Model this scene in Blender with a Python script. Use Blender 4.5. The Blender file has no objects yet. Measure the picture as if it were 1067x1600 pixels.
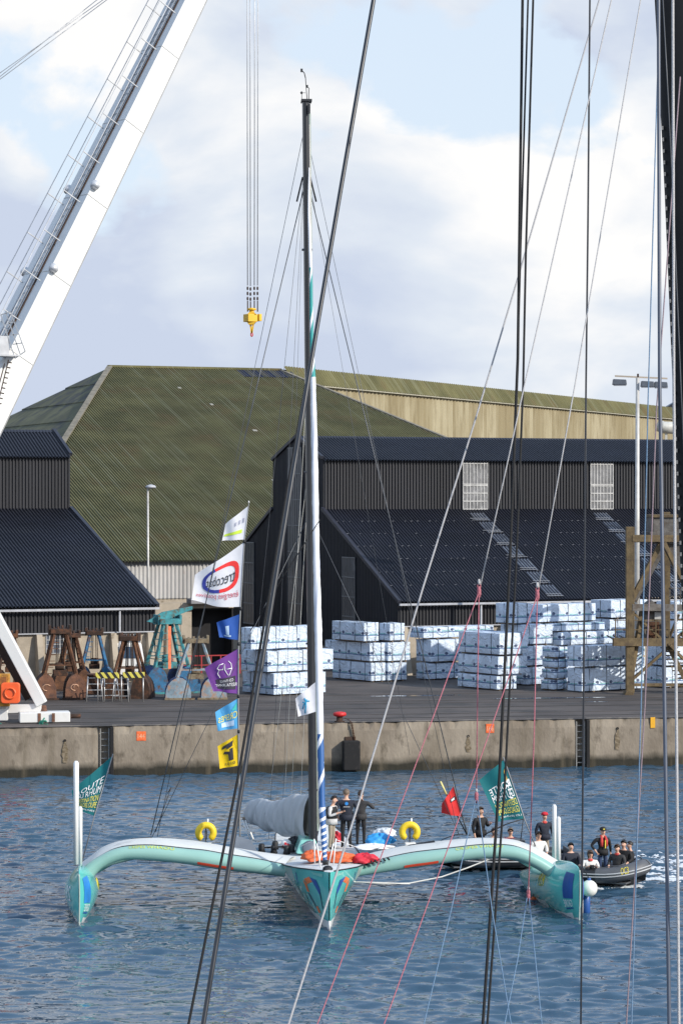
import bpy, math, random
from mathutils import Vector, Matrix
rnd = random.Random(7)
scene = bpy.context.scene
C = scene.collection
# ------------------------------------------------------------------ camera
F, CZ, HY, K = 4050.0, 12.44, 783.0, 0.935
cam = bpy.data.cameras.new('camera'); camo = bpy.data.objects.new('camera', cam); C.objects.link(camo)
camo.location = (0, 0, CZ); camo.rotation_euler = (math.radians(90), 0, 0)
cam.sensor_fit = 'AUTO'; cam.sensor_width = 36.0; cam.lens = 36.0 * F / 1600.0
cam.shift_y = -17.0 / 1600.0
cam.clip_start = 0.5; cam.clip_end = 6000
scene.camera = camo
scene.render.resolution_x, scene.render.resolution_y = 682, 1024
# ------------------------------------------------------------------ sky
SUN_AZ, SUN_EL = math.radians(56), math.radians(29)     # azimuth measured from straight behind the camera to its right
SV = Vector((math.cos(SUN_EL) * math.sin(SUN_AZ), -math.cos(SUN_EL) * math.cos(SUN_AZ), math.sin(SUN_EL)))
world = bpy.data.worlds.new('World'); scene.world = world; world.use_nodes = True
nt = world.node_tree; nt.nodes.clear()
def N(nt, t, **kw):
    n = nt.nodes.new(t)
    for k, v in kw.items():
        if hasattr(n, k): setattr(n, k, v)
        else: n.inputs[k].default_value = v
    return n
out = N(nt, 'ShaderNodeOutputWorld'); bg = N(nt, 'ShaderNodeBackground')
sky = N(nt, 'ShaderNodeTexSky', sky_type='NISHITA'); sky.sun_disc = False
sky.sun_elevation = SUN_EL; sky.sun_rotation = math.pi - SUN_AZ
sky.air_density = 1.0; sky.dust_density = 1.0; sky.ozone_density = 3.0
SKY_K = 0.15
CLX, CLX2 = 11.72, 11.9
bg.inputs['Strength'].default_value = SKY_K
tc = N(nt, 'ShaderNodeTexCoord')
mp = N(nt, 'ShaderNodeMapping'); mp.inputs['Scale'].default_value = (1, 1, 1.5); mp.inputs['Location'].default_value = (CLX - 0.03, 0.3, 0.06)
n1 = N(nt, 'ShaderNodeTexNoise'); n1.inputs['Scale'].default_value = 6.5; n1.inputs['Detail'].default_value = 10; n1.inputs['Roughness'].default_value = 0.5; n1.inputs['Distortion'].default_value = 0.15
n2 = N(nt, 'ShaderNodeTexNoise'); n2.inputs['Scale'].default_value = 8.0; n2.inputs['Detail'].default_value = 9; n2.inputs['Roughness'].default_value = 0.5; n2.inputs['Distortion'].default_value = 0.3
mp2 = N(nt, 'ShaderNodeMapping'); mp2.inputs['Scale'].default_value = (1, 1, 1.9); mp2.inputs['Location'].default_value = (CLX2, 2.2, 0.43)
L = nt.links.new
L(tc.outputs['Generated'], mp.inputs[0]); L(mp.outputs[0], n1.inputs['Vector'])
L(tc.outputs['Generated'], mp2.inputs[0]); L(mp2.outputs[0], n2.inputs['Vector'])
# cloud banks crowd towards the horizon and thin out overhead, where clear blue shows between them
sx = N(nt, 'ShaderNodeSeparateXYZ'); L(tc.outputs['Generated'], sx.inputs[0])
el = N(nt, 'ShaderNodeMapRange', interpolation_type='SMOOTHSTEP'); el.inputs[1].default_value = 0.16; el.inputs[2].default_value = 0.46; L(sx.outputs['Z'], el.inputs[0])
cv = N(nt, 'ShaderNodeMath', operation='MULTIPLY_ADD'); cv.inputs[1].default_value = -0.22; L(el.outputs[0], cv.inputs[0]); L(n1.outputs['Fac'], cv.inputs[2])
r1 = N(nt, 'ShaderNodeValToRGB'); r1.color_ramp.elements[0].position = 0.40; r1.color_ramp.elements[1].position = 0.43
r2 = N(nt, 'ShaderNodeValToRGB')
e = r2.color_ramp.elements
e[0].position = 0.40; e[0].color = (3.27, 3.67, 4.50, 1)
e[1].position = 0.63; e[1].color = (5.47, 5.43, 5.39, 1)
ne = e.new(0.515); ne.color = (4.13, 4.46, 4.93, 1)
hs = N(nt, 'ShaderNodeMix', data_type='RGBA')
vf = N(nt, 'ShaderNodeMapRange'); vf.inputs[3].default_value = 0.85; vf.inputs[4].default_value = 0.5; L(el.outputs[0], vf.inputs[0]); L(vf.outputs[0], hs.inputs[0])
hz = N(nt, 'ShaderNodeMix', data_type='RGBA'); L(el.outputs[0], hz.inputs[0]); hz.inputs[7].default_value = (4.0, 5.3, 7.2, 1); L(hz.outputs[2], hs.inputs[7])
hz.inputs[6].default_value = (4.13, 4.67, 5.29, 1)          # pale haze low down in the clear blue
L(sky.outputs[0], hs.inputs[6])
mx = N(nt, 'ShaderNodeMix', data_type='RGBA')
L(cv.outputs[0], r1.inputs[0]); L(n2.outputs['Fac'], r2.inputs[0])
L(r1.outputs[0], mx.inputs[0]); L(hs.outputs[2], mx.inputs[6]); L(r2.outputs[0], mx.inputs[7])
L(mx.outputs[2], bg.inputs['Color']); L(bg.outputs[0], out.inputs['Surface'])
# ------------------------------------------------------------------ sun
sl = bpy.data.lights.new('sun', 'SUN'); sl.energy = 3.7; sl.angle = math.radians(0.53); sl.color = (1.0, 0.93, 0.82)
so = bpy.data.objects.new('sun', sl); C.objects.link(so)
so.rotation_euler = SV.to_track_quat('Z', 'Y').to_euler(); so.location = (60, -40, 60)
vs = scene.view_settings; scene.display_settings.display_device = 'sRGB'
vs.view_transform = 'Standard'; vs.look = 'None'; vs.exposure = 0.3; vs.gamma = 1.0; vs.use_curve_mapping = False

# ------------------------------------------------------------------ helpers
QZ = 2.4 * K                                               # quay level above the water
def P(x, y, D): return Vector(((x - 533.5) * D / F, D, CZ - (y - HY) * D / F))
def G(x, D, z=QZ): return Vector(((x - 533.5) * D / F, D, z))
def DG(y, z=QZ): return (CZ - z) * F / (y - HY)

MATS = {}
def mat(name, col, rough=0.6, metal=0.0, var=0.18, vs=2.0, bump=0.0, bs=30.0, col2=None, thr=(0.45, 0.62), stretch=(1, 1, 1),
        spec=0.5, trans=0.0, detail=6, coat=0.0, wear=None, wthr=(0.6, 0.68), ws=6.0, backlit=0.0, coord='Object'):
    if name in MATS: return MATS[name]
    m = bpy.data.materials.new(name); m.use_nodes = True; t = m.node_tree; b = t.nodes['Principled BSDF']
    b.inputs['Roughness'].default_value = rough; b.inputs['Metallic'].default_value = metal
    b.inputs['Specular IOR Level'].default_value = spec; b.inputs['Coat Weight'].default_value = coat
    if trans: b.inputs['Transmission Weight'].default_value = trans
    tcn = N(t, 'ShaderNodeTexCoord'); oi = N(t, 'ShaderNodeObjectInfo')
    ad = N(t, 'ShaderNodeVectorMath', operation='MULTIPLY_ADD')
    cmb = N(t, 'ShaderNodeCombineXYZ')
    mul = N(t, 'ShaderNodeMath', operation='MULTIPLY'); mul.inputs[1].default_value = 37.0
    t.links.new(oi.outputs['Random'], mul.inputs[0])
    for i in range(3): t.links.new(mul.outputs[0], cmb.inputs[i])
    ad.inputs[1].default_value = stretch
    t.links.new(tcn.outputs[coord], ad.inputs[0]); t.links.new(cmb.outputs[0], ad.inputs[2])
    ns = N(t, 'ShaderNodeTexNoise'); ns.inputs['Scale'].default_value = vs; ns.inputs['Detail'].default_value = detail; ns.inputs['Roughness'].default_value = 0.6
    t.links.new(ad.outputs[0], ns.inputs['Vector'])
    rp = N(t, 'ShaderNodeValToRGB'); c = Vector(col[:3])
    if col2 is None: c1, c2 = c * (1 - var), c * (1 + var); p = (0.3, 0.7)
    else: c1, c2 = c, Vector(col2[:3]); p = thr
    rp.color_ramp.elements[0].position = p[0]; rp.color_ramp.elements[0].color = (*c1, 1)
    rp.color_ramp.elements[1].position = p[1]; rp.color_ramp.elements[1].color = (*[min(1, v) for v in c2], 1)
    t.links.new(ns.outputs['Fac'], rp.inputs[0]); src = rp.outputs[0]
    if wear:
        n3 = N(t, 'ShaderNodeTexNoise'); n3.inputs['Scale'].default_value = ws; n3.inputs['Detail'].default_value = 8; n3.inputs['Roughness'].default_value = 0.65
        t.links.new(ad.outputs[0], n3.inputs['Vector'])
        r3 = N(t, 'ShaderNodeValToRGB'); r3.color_ramp.elements[0].position = wthr[0]; r3.color_ramp.elements[1].position = wthr[1]
        t.links.new(n3.outputs['Fac'], r3.inputs[0])
        m3 = N(t, 'ShaderNodeMix', data_type='RGBA'); m3.inputs[7].default_value = (*wear, 1)
        t.links.new(r3.outputs[0], m3.inputs[0]); t.links.new(src, m3.inputs[6]); src = m3.outputs[2]
    t.links.new(src, b.inputs['Base Color'])
    if bump:
        n4 = N(t, 'ShaderNodeTexNoise'); n4.inputs['Scale'].default_value = bs; n4.inputs['Detail'].default_value = 5
        t.links.new(ad.outputs[0], n4.inputs['Vector'])
        bp = N(t, 'ShaderNodeBump'); bp.inputs['Strength'].default_value = bump; bp.inputs['Distance'].default_value = 0.05
        t.links.new(n4.outputs['Fac'], bp.inputs['Height']); t.links.new(bp.outputs[0], b.inputs['Normal'])
    if backlit:
        tr = N(t, 'ShaderNodeBsdfTranslucent'); t.links.new(src, tr.inputs['Color'])
        ms = N(t, 'ShaderNodeMixShader'); ms.inputs[0].default_value = backlit
        o = t.nodes['Material Output']
        t.links.new(b.outputs[0], ms.inputs[1]); t.links.new(tr.outputs[0], ms.inputs[2]); t.links.new(ms.outputs[0], o.inputs['Surface'])
    MATS[name] = m
    return m

WLOC = {}                                                  # world-placed roots: parts built in world coordinates
def tag(o, label, cat, group=None, kind=None):
    if label: o['label'] = label
    if cat: o['category'] = cat
    if group: o['group'] = group
    if kind: o['kind'] = kind
    return o
def empty(name, loc, rz=0.0, wp=False):
    o = bpy.data.objects.new(name, None); C.objects.link(o); o.location = loc; o.rotation_euler = (0, 0, rz); o.empty_display_size = 0.2
    if wp: WLOC[o] = Vector(loc)
    return o
def thing(name, label, cat, loc, rz=0.0, group=None, wp=True):
    return tag(empty(name, loc, rz, wp), label, cat, group)
class MB:
    def __init__(s): s.v = []; s.f = []; s.m = []; s.cur = 0; s.sm = []
    def add(s, vs, fs, smooth=False):
        n = len(s.v); s.v += [tuple(p) for p in vs]
        for f in fs: s.f.append([i + n for i in f]); s.m.append(s.cur); s.sm.append(smooth)
        return s
    def poly(s, pts): return s.add(pts, [list(range(len(pts)))])
    def box(s, c, size, rz=0.0, R=None):
        c = Vector(c); h = [d / 2 for d in size]; R = R or Matrix.Rotation(rz, 3, 'Z')
        vs = [c + R @ Vector((x * h[0], y * h[1], z * h[2])) for z in (-1, 1) for y in (-1, 1) for x in (-1, 1)]
        return s.add(vs, [(0, 2, 3, 1), (4, 5, 7, 6), (0, 1, 5, 4), (2, 6, 7, 3), (0, 4, 6, 2), (1, 3, 7, 5)])
    def bar(s, a, b, w, h=None, up=(0, 0, 1)):
        a, b = Vector(a), Vector(b); d = (b - a).normalized(); up = Vector(up); h = h or w
        x = d.cross(up)
        if x.length < 1e-4: x = d.cross(Vector((0, 1, 0)))
        x.normalize(); y = x.cross(d)
        vs = [p + x * (sx * w / 2) + y * (sy * h / 2) for p in (a, b) for sx, sy in ((-1, -1), (1, -1), (1, 1), (-1, 1))]
        return s.add(vs, [(3, 2, 1, 0), (4, 5, 6, 7), (0, 1, 5, 4), (1, 2, 6, 5), (2, 3, 7, 6), (3, 0, 4, 7)])
    def tube(s, pts, r, n=6, caps=True, smooth=True, sx=1.0):
        pts = [Vector(p) for p in pts]; k = len(pts); rs = r if isinstance(r, (list, tuple)) else [r] * k
        vs = []; prev = None
        for i, p in enumerate(pts):
            d = (pts[min(i + 1, k - 1)] - pts[max(i - 1, 0)])
            if d.length < 1e-9: d = Vector((0, 0, 1))
            d.normalize()
            if prev is None:
                x = d.cross(Vector((0, 0, 1)))
                if x.length < 1e-3: x = d.cross(Vector((0, 1, 0)))
            else: x = prev - d * prev.dot(d)
            x.normalize(); prev = x; y = d.cross(x)
            for j in range(n):
                a = 2 * math.pi * j / n; vs.append(p + x * (math.cos(a) * rs[i] * sx) + y * (math.sin(a) * rs[i]))
        fs = [(i * n + j, i * n + (j + 1) % n, (i + 1) * n + (j + 1) % n, (i + 1) * n + j) for i in range(k - 1) for j in range(n)]
        s.add(vs, fs, smooth)
        if caps:
            m = len(s.v) - len(vs)
            s.f.append([m + j for j in range(n)][::-1]); s.m.append(s.cur); s.sm.append(False)
            s.f.append([m + (k - 1) * n + j for j in range(n)]); s.m.append(s.cur); s.sm.append(False)
        return s
    def grid(s, fn, nu, nv, smooth=True):
        vs = [fn(i / nu, j / nv) for i in range(nu + 1) for j in range(nv + 1)]
        fs = [(i * (nv + 1) + j, (i + 1) * (nv + 1) + j, (i + 1) * (nv + 1) + j + 1, i * (nv + 1) + j + 1) for i in range(nu) for j in range(nv)]
        return s.add(vs, fs, smooth)
    def lathe(s, c, prof, n=12, ax=(0, 0, 1), smooth=True):
        c = Vector(c); q = Vector(ax).to_track_quat('Z', 'Y')
        vs = [c + q @ Vector((r * math.cos(2 * math.pi * j / n), r * math.sin(2 * math.pi * j / n), z)) for r, z in prof for j in range(n)]
        k = len(prof)
        fs = [(i * n + j, i * n + (j + 1) % n, (i + 1) * n + (j + 1) % n, (i + 1) * n + j) for i in range(k - 1) for j in range(n)]
        s.add(vs, fs, smooth)
        m = len(s.v) - len(vs)
        s.f.append([m + j for j in range(n)][::-1]); s.m.append(s.cur); s.sm.append(False)
        s.f.append([m + (k - 1) * n + j for j in range(n)]); s.m.append(s.cur); s.sm.append(False)
        return s
    def prism(s, pts, vec):
        pts = [Vector(p) for p in pts]; vec = Vector(vec); n = len(pts)
        return s.add(pts + [p + vec for p in pts], [list(range(n))[::-1], list(range(n, 2 * n))] + [(i, (i + 1) % n, n + (i + 1) % n, n + i) for i in range(n)])
    def mesh(s, name, m, off=None):
        me = bpy.data.meshes.new(name)
        vs = s.v if off is None else [(x - off.x, y - off.y, z - off.z) for x, y, z in s.v]
        me.from_pydata(vs, [], s.f)
        for mm in (m if isinstance(m, (list, tuple)) else [m]): me.materials.append(mm)
        me.polygons.foreach_set('material_index', s.m); me.polygons.foreach_set('use_smooth', s.sm)
        me.update(); return me
    def build(s, name, m, parent=None, bevel=0.0):
        off = None
        if parent is not None:
            off = WLOC.get(parent) or WLOC.get(parent.parent)
        o = bpy.data.objects.new(name, s.mesh(name, m, off)); C.objects.link(o)
        if parent is not None: o.parent = parent
        if bevel:
            bv = o.modifiers.new('bevel', 'BEVEL'); bv.width = bevel; bv.segments = 2; bv.limit_method = 'ANGLE'; bv.angle_limit = math.radians(40)
        return o
def single(name, mb, m, label, cat, group=None, kind=None):
    """a thing that is one mesh, its origin at its base"""
    zs = [v[2] for v in mb.v]; z0 = min(zs); xs = [v[0] for v in mb.v]; ys = [v[1] for v in mb.v]
    loc = Vector(((min(xs) + max(xs)) / 2, (min(ys) + max(ys)) / 2, z0))
    o = bpy.data.objects.new(name, mb.mesh(name, m, loc)); C.objects.link(o); o.location = loc
    return tag(o, label, cat, group, kind)
def copy_tree(o, parent=None):
    c = o.copy(); C.objects.link(c)
    if parent is not None: c.parent = parent
    for ch in list(o.children): copy_tree(ch, c)
    return c
def part(name, parent, m, fn, bevel=0.0):
    b = MB(); fn(b); return b.build(name, m, parent, bevel)
_txt = {}
def text_geo(body):
    """flat lettering as (verts, faces), width and height normalised to the text's own box 0..1"""
    if body in _txt: return _txt[body]
    cu = bpy.data.curves.new('lettering', 'FONT'); cu.body = body; cu.size = 1.0; cu.resolution_u = 3
    o = bpy.data.objects.new('lettering', cu); C.objects.link(o)
    dg = bpy.context.evaluated_depsgraph_get(); me = o.evaluated_get(dg).to_mesh()
    vs = [tuple(v.co) for v in me.vertices]; fs = [tuple(p.vertices) for p in me.polygons]
    bpy.data.objects.remove(o); bpy.data.curves.remove(cu)
    x0, x1 = min(v[0] for v in vs), max(v[0] for v in vs); y0, y1 = min(v[1] for v in vs), max(v[1] for v in vs)
    _txt[body] = ([((v[0] - x0) / (x1 - x0), (v[1] - y0) / (y1 - y0)) for v in vs], fs)
    return _txt[body]
# ================================================================== SETTING: water, quay apron, quay wall
import numpy as np
QA = math.atan2(DG(1121) - DG(1137), G(1067, DG(1121)).x - G(0, DG(1137)).x)
Q0 = G(533.5, 0.5 * (DG(1137) + DG(1121))); Q0 = Vector((0, DG(1137) + math.tan(QA) * (0 - G(0, DG(1137)).x), QZ))
qd = Vector((math.cos(QA), math.sin(QA), 0)); qn = Vector((-math.sin(QA), math.cos(QA), 0))     # along the edge / inland
def QP(t, back=0.0, z=QZ): p = Q0 + qd * t + qn * back; return Vector((p.x, p.y, z))
def qt(px): # distance along the quay edge for a photo column
    k = (px - 533.5) / F; return (k * Q0.y - Q0.x) / (qd.x - k * qd.y)

def water_mat():
    m = bpy.data.materials.new('harbour_water'); m.use_nodes = True; t = m.node_tree; b = t.nodes['Principled BSDF']
    b.inputs['Base Color'].default_value = (0.034, 0.076, 0.122, 1); b.inputs['Roughness'].default_value = 0.02; b.inputs['IOR'].default_value = 1.33
    tcn = N(t, 'ShaderNodeTexCoord')
    a = N(t, 'ShaderNodeTexNoise'); a.inputs['Scale'].default_value = 2.4; a.inputs['Detail'].default_value = 2; a.inputs['Roughness'].default_value = 0.55
    c = N(t, 'ShaderNodeTexNoise'); c.inputs['Scale'].default_value = 0.10; c.inputs['Detail'].default_value = 3
    rp = N(t, 'ShaderNodeMapRange'); rp.inputs[1].default_value = 0.38; rp.inputs[2].default_value = 0.62; rp.inputs[3].default_value = 0.45; rp.inputs[4].default_value = 1.0
    mpn = N(t, 'ShaderNodeMapping'); mpn.inputs['Scale'].default_value = (1.0, 0.85, 1.0); mpn.inputs['Rotation'].default_value = (0, 0, 0.5)
    t.links.new(tcn.outputs['Object'], mpn.inputs[0]); t.links.new(mpn.outputs[0], a.inputs['Vector'])
    t.links.new(tcn.outputs['Object'], c.inputs['Vector']); t.links.new(c.outputs['Fac'], rp.inputs[0])
    bp = N(t, 'ShaderNodeBump'); bp.inputs['Distance'].default_value = 0.03
    t.links.new(rp.outputs[0], bp.inputs['Strength']); t.links.new(a.outputs['Fac'], bp.inputs['Height']); t.links.new(bp.outputs[0], b.inputs['Normal'])
    return m
def make_water():
    X0, X1, Y0, Y1, nx, ny = -20.0, 20.0, 54.0, 131.0, 420, 860
    xs = np.linspace(X0, X1, nx + 1); ys = np.linspace(Y0, Y1, ny + 1); XX, YY = np.meshgrid(xs, ys, indexing='ij')
    rs = np.random.RandomState(3); Z = np.zeros_like(XX)
    for i in range(60):
        lam = 0.31 * (1.9 / 0.31) ** (rs.rand() ** 1.25); th = rs.normal(1.35, 0.55); k = 2 * math.pi / lam
        Z += (0.0082 * lam ** 1.0 * min(1, (1.3 / lam) ** 1.2)) * np.sin(k * (XX * math.cos(th) + YY * math.sin(th)) + rs.rand() * 6.28)
    env = 0.65 + 0.35 * np.sin(XX * 0.21 + YY * 0.13 + 1) * np.sin(YY * 0.17 - XX * 0.09)
    edge = np.clip(np.minimum.reduce([XX - X0, X1 - XX, YY - Y0, Y1 - YY]) / 2.0, 0, 1)
    Z *= env * edge
    vs = np.stack([XX, YY, Z], -1).reshape(-1, 3)
    idx = np.arange((nx + 1) * (ny + 1)).reshape(nx + 1, ny + 1)
    fs = np.stack([idx[:-1, :-1], idx[1:, :-1], idx[1:, 1:], idx[:-1, 1:]], -1).reshape(-1, 4)
    vs = vs.tolist(); fs = fs.tolist(); n = len(vs)
    R = [(-400, -60), (X0, -60), (X1, -60), (400, -60), (-400, Y0), (400, Y0), (-400, Y1), (400, Y1), (-400, 190), (X0, 190), (X1, 190), (400, 190)]
    vs += [(x, y, 0.0) for x, y in R]
    c = [idx[0, 0], idx[nx, 0], idx[0, ny], idx[nx, ny]]
    fs += [[n, n + 1, c[0], n + 4], [n + 1, n + 2, c[1], c[0]], [n + 2, n + 3, n + 5, c[1]], [n + 4, c[0], c[2], n + 6], [c[1], n + 5, n + 7, c[3]],
           [n + 6, c[2], n + 9, n + 8], [c[2], c[3], n + 10, n + 9], [c[3], n + 7, n + 11, n + 10]]
    me = bpy.data.meshes.new('harbour_water'); me.from_pydata(vs, [], [[int(i) for i in f] for f in fs]); me.polygons.foreach_set('use_smooth', [True] * len(me.polygons))
    me.materials.append(water_mat()); o = bpy.data.objects.new('harbour_water', me); C.objects.link(o)
    tag(o, 'rippled blue harbour water', 'water', kind='structure')
make_water()

M_asph = mat('worn_asphalt', (0.050, 0.041, 0.037), 0.85, vs=0.22, col2=(0.098, 0.082, 0.073), thr=(0.38, 0.66), bump=0.25, bs=9, wear=(0.03, 0.027, 0.026), ws=0.5, wthr=(0.50, 0.66), stretch=(0.6, 1, 1))
b = MB()
b.poly([QP(-300), QP(300), QP(1500, 3000), QP(-1500, 3000)])
g = b.build('quay_apron', M_asph); tag(g, 'dark worn asphalt quay apron', 'ground', kind='structure')
# rails and drain grooves let into the apron
M_rail = mat('rail_steel', (0.055, 0.045, 0.04), 0.55, 0.3)
M_groove = mat('wet_groove', (0.02, 0.018, 0.018), 0.8)
for k, (bk, w, mm, nm) in enumerate([(4.1, 0.10, M_rail, 'crane_rail'), (10.6, 0.10, M_rail, 'crane_rail'), (12.1, 0.10, M_rail, 'crane_rail'), (2.0, 0.14, M_groove, 'drain_channel'), (7.6, 0.05, M_groove, 'drain_channel'), (16.5, 0.1, M_rail, 'crane_rail')]):
    b = MB(); b.box(QP(0, bk, QZ + 0.006), (120, w, 0.02), QA); o = b.build(nm, mm, None); o['kind'] = 'structure'
    o['label'] = ['steel rail nearest the quay edge', 'steel rail in the middle of the apron', 'second steel rail in the middle of the apron', 'dark drain slot just behind the quay edge', 'dark drain slot between the rails', 'steel rail before the timber stacks'][k]
M_pud = mat('puddle_water', (0.03, 0.03, 0.032), 0.04, var=0.05)
def puddle(px0, px1, y, wid, lab, seed):
    r = random.Random(seed); D = DG(y); x0, x1 = G(px0, D).x, G(px1, D).x; pts = []; n = 26
    for s in (1, -1):
        for i in range(n + 1):
            u = i / n if s > 0 else 1 - i / n
            w = wid * (0.25 + 0.75 * math.sin(math.pi * u) ** 0.6) * (0.6 + 0.8 * r.random()) * s * 0.5
            x = x0 + (x1 - x0) * u; pts.append((x, D + (x - x0) * math.tan(QA) + w, QZ + 0.008))
    b = MB(); b.poly(pts); o = b.build('puddle', M_pud); tag(o, lab, 'puddle', 'puddles on the apron', 'structure')
puddle(578, 722, 1088, 0.55, 'long thin puddle before the timber on the asphalt', 2)
puddle(770, 960, 1092, 0.5, 'long thin puddle left of the steel tower foot', 5)
puddle(905, 950, 1097, 0.3, 'short puddle just left of the steel tower foot', 8)

# quay wall in cast panels with chipped top edge
def wall_mat():
    m = mat('quay_concrete', (0.180, 0.148, 0.113), 0.9, vs=0.55, col2=(0.30, 0.255, 0.20), thr=(0.36, 0.66), bump=0.5, bs=7, wear=(0.095, 0.076, 0.055), ws=1.6, wthr=(0.56, 0.72), stretch=(1.0, 1.0, 0.55))
    t = m.node_tree; b = t.nodes['Principled BSDF']; src = b.inputs['Base Color'].links[0].from_socket
    geo = N(t, 'ShaderNodeNewGeometry'); sp = N(t, 'ShaderNodeSeparateXYZ'); t.links.new(geo.outputs['Position'], sp.inputs[0])
    ns = N(t, 'ShaderNodeTexNoise'); ns.inputs['Scale'].default_value = 1.1; ns.inputs['Detail'].default_value = 7; t.links.new(geo.outputs['Position'], ns.inputs['Vector'])
    ad = N(t, 'ShaderNodeMath', operation='MULTIPLY_ADD'); ad.inputs[1].default_value = -0.5; t.links.new(ns.outputs['Fac'], ad.inputs[0]); t.links.new(sp.outputs['Z'], ad.inputs[2])
    mr = N(t, 'ShaderNodeMapRange'); mr.inputs[1].default_value = 0.05; mr.inputs[2].default_value = 0.40; mr.inputs[3].default_value = 1.0; mr.inputs[4].default_value = 0.0
    t.links.new(ad.outputs[0], mr.inputs[0])
    mx = N(t, 'ShaderNodeMix', data_type='RGBA'); mx.inputs[7].default_value = (0.022, 0.020, 0.013, 1)      # weed and tide stain
    t.links.new(mr.outputs[0], mx.inputs[0]); t.links.new(src, mx.inputs[6])
    # vertical run-off streaks
    mp = N(t, 'ShaderNodeMapping'); mp.inputs['Scale'].default_value = (1.6, 1.6, 0.10); t.links.new(geo.outputs['Position'], mp.inputs[0])
    n5 = N(t, 'ShaderNodeTexNoise'); n5.inputs['Scale'].default_value = 1.5; n5.inputs['Detail'].default_value = 6; t.links.new(mp.outputs[0], n5.inputs['Vector'])
    r5 = N(t, 'ShaderNodeMapRange'); r5.inputs[1].default_value = 0.52; r5.inputs[2].default_value = 0.72; r5.inputs[4].default_value = 0.6; t.links.new(n5.outputs['Fac'], r5.inputs[0])
    m2 = N(t, 'ShaderNodeMix', data_type='RGBA'); m2.inputs[7].default_value = (0.13, 0.105, 0.07, 1)
    t.links.new(r5.outputs[0], m2.inputs[0]); t.links.new(mx.outputs[2], m2.inputs[6]); t.links.new(m2.outputs[2], b.inputs['Base Color'])
    return m
M_wall = wall_mat()
QW = thing('quay_wall', 'long stained concrete quay wall along the far side of the water', 'wall', QP(0, 0, 0), 0)
LADD = [qt(166), qt(909)]
LW = 0.62
cuts = [-150] + [c for L_ in LADD for c in (L_ - LW / 2, L_ + LW / 2)] + [150]
def wall_panel(t0, t1, setb, seed):
    r = random.Random(seed); n = max(4, int((t1 - t0) / 0.25)); m = 9
    prof = [r.random() for _ in range(n + 1)]
    def fn(i, j):
        t = t0 + (t1 - t0) * i; k = int(round(i * n)); z = -1.2 + (QZ + 1.2 - 0.004) * j
        bk = setb
        if j >= 0.999: bk += 0.03 + 0.10 * prof[k] ** 3; z -= 0.05 * prof[k] ** 4
        if k in (0, n): bk += 0.035
        return QP(t, bk, z)
    b = MB(); b.grid(fn, n, m, smooth=False)
    for k in range(n):   # top strip back to the apron
        a0, a1 = fn(k / n, 1), fn((k + 1) / n, 1)
        b.add([a0, a1, QP(t0 + (t1 - t0) * (k + 1) / n, 0.55, QZ + 0.003), QP(t0 + (t1 - t0) * k / n, 0.55, QZ + 0.003)], [(0, 1, 2, 3)])
    b.build('wall_panel', M_wall, QW)
edges = []
for i in range(0, len(cuts), 2):
    a, c = cuts[i], cuts[i + 1]; n = max(1, round((c - a) / 9.6))
    for j in range(n): edges.append((a + (c - a) * j / n, a + (c - a) * (j + 1) / n))
for i, (a, c) in enumerate(edges): wall_panel(a, c, rnd.uniform(-0.02, 0.02), i)
b = MB()
for L_ in LADD:   # recesses for the ladders
    t0, t1 = L_ - LW / 2 - 0.05, L_ + LW / 2 + 0.05
    b.poly([QP(t0, .42, -1.2), QP(t1, .42, -1.2), QP(t1, .42, QZ), QP(t0, .42, QZ)])
    b.poly([QP(t0 + .05, 0, -1.2), QP(t0 + .05, .45, -1.2), QP(t0 + .05, .45, QZ), QP(t0 + .05, 0, QZ)])
    b.poly([QP(t1 - .05, 0, -1.2), QP(t1 - .05, 0, QZ), QP(t1 - .05, .45, QZ), QP(t1 - .05, .45, -1.2)])
b.build('ladder_recess', M_wall, QW)
M_lad = mat('galvanised_ladder', (0.32, 0.32, 0.31), 0.5, 0.4, wear=(0.12, 0.06, 0.03))
M_rubber = mat('black_rubber', (0.008, 0.008, 0.009), 0.85, wear=(0.03, 0.027, 0.025), ws=5)
for i, L_ in enumerate(LADD):
    t = thing('quay_ladder', ['steel ladder in quay wall recess near the crane foot', 'steel ladder in quay wall recess under the timber stacks'][i], 'ladder', QP(L_, .2, 0), group='ladders set into the quay wall')
    b = MB()
    for s in (-.19, .19): b.bar(QP(L_ + s - .04, .16, -.4), QP(L_ + s - .04, .16, QZ - .12), .05, .07)
    b.build('stile', M_lad, t)
    for k in range(8):
        b = MB(); b.tube([QP(L_ - .23, .16, -.1 + k * .29), QP(L_ + .15, .16, -.1 + k * .29)], .024, 6); b.build('rung', M_lad, t)
    b = MB(); b.box(QP(L_ + .26, -.03, .95), (.16, .2, 2.5), QA); b.build('recess_shade_strip', M_rubber, t, .02)  # black strip standing in for the shadow in the recess's right half
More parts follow.
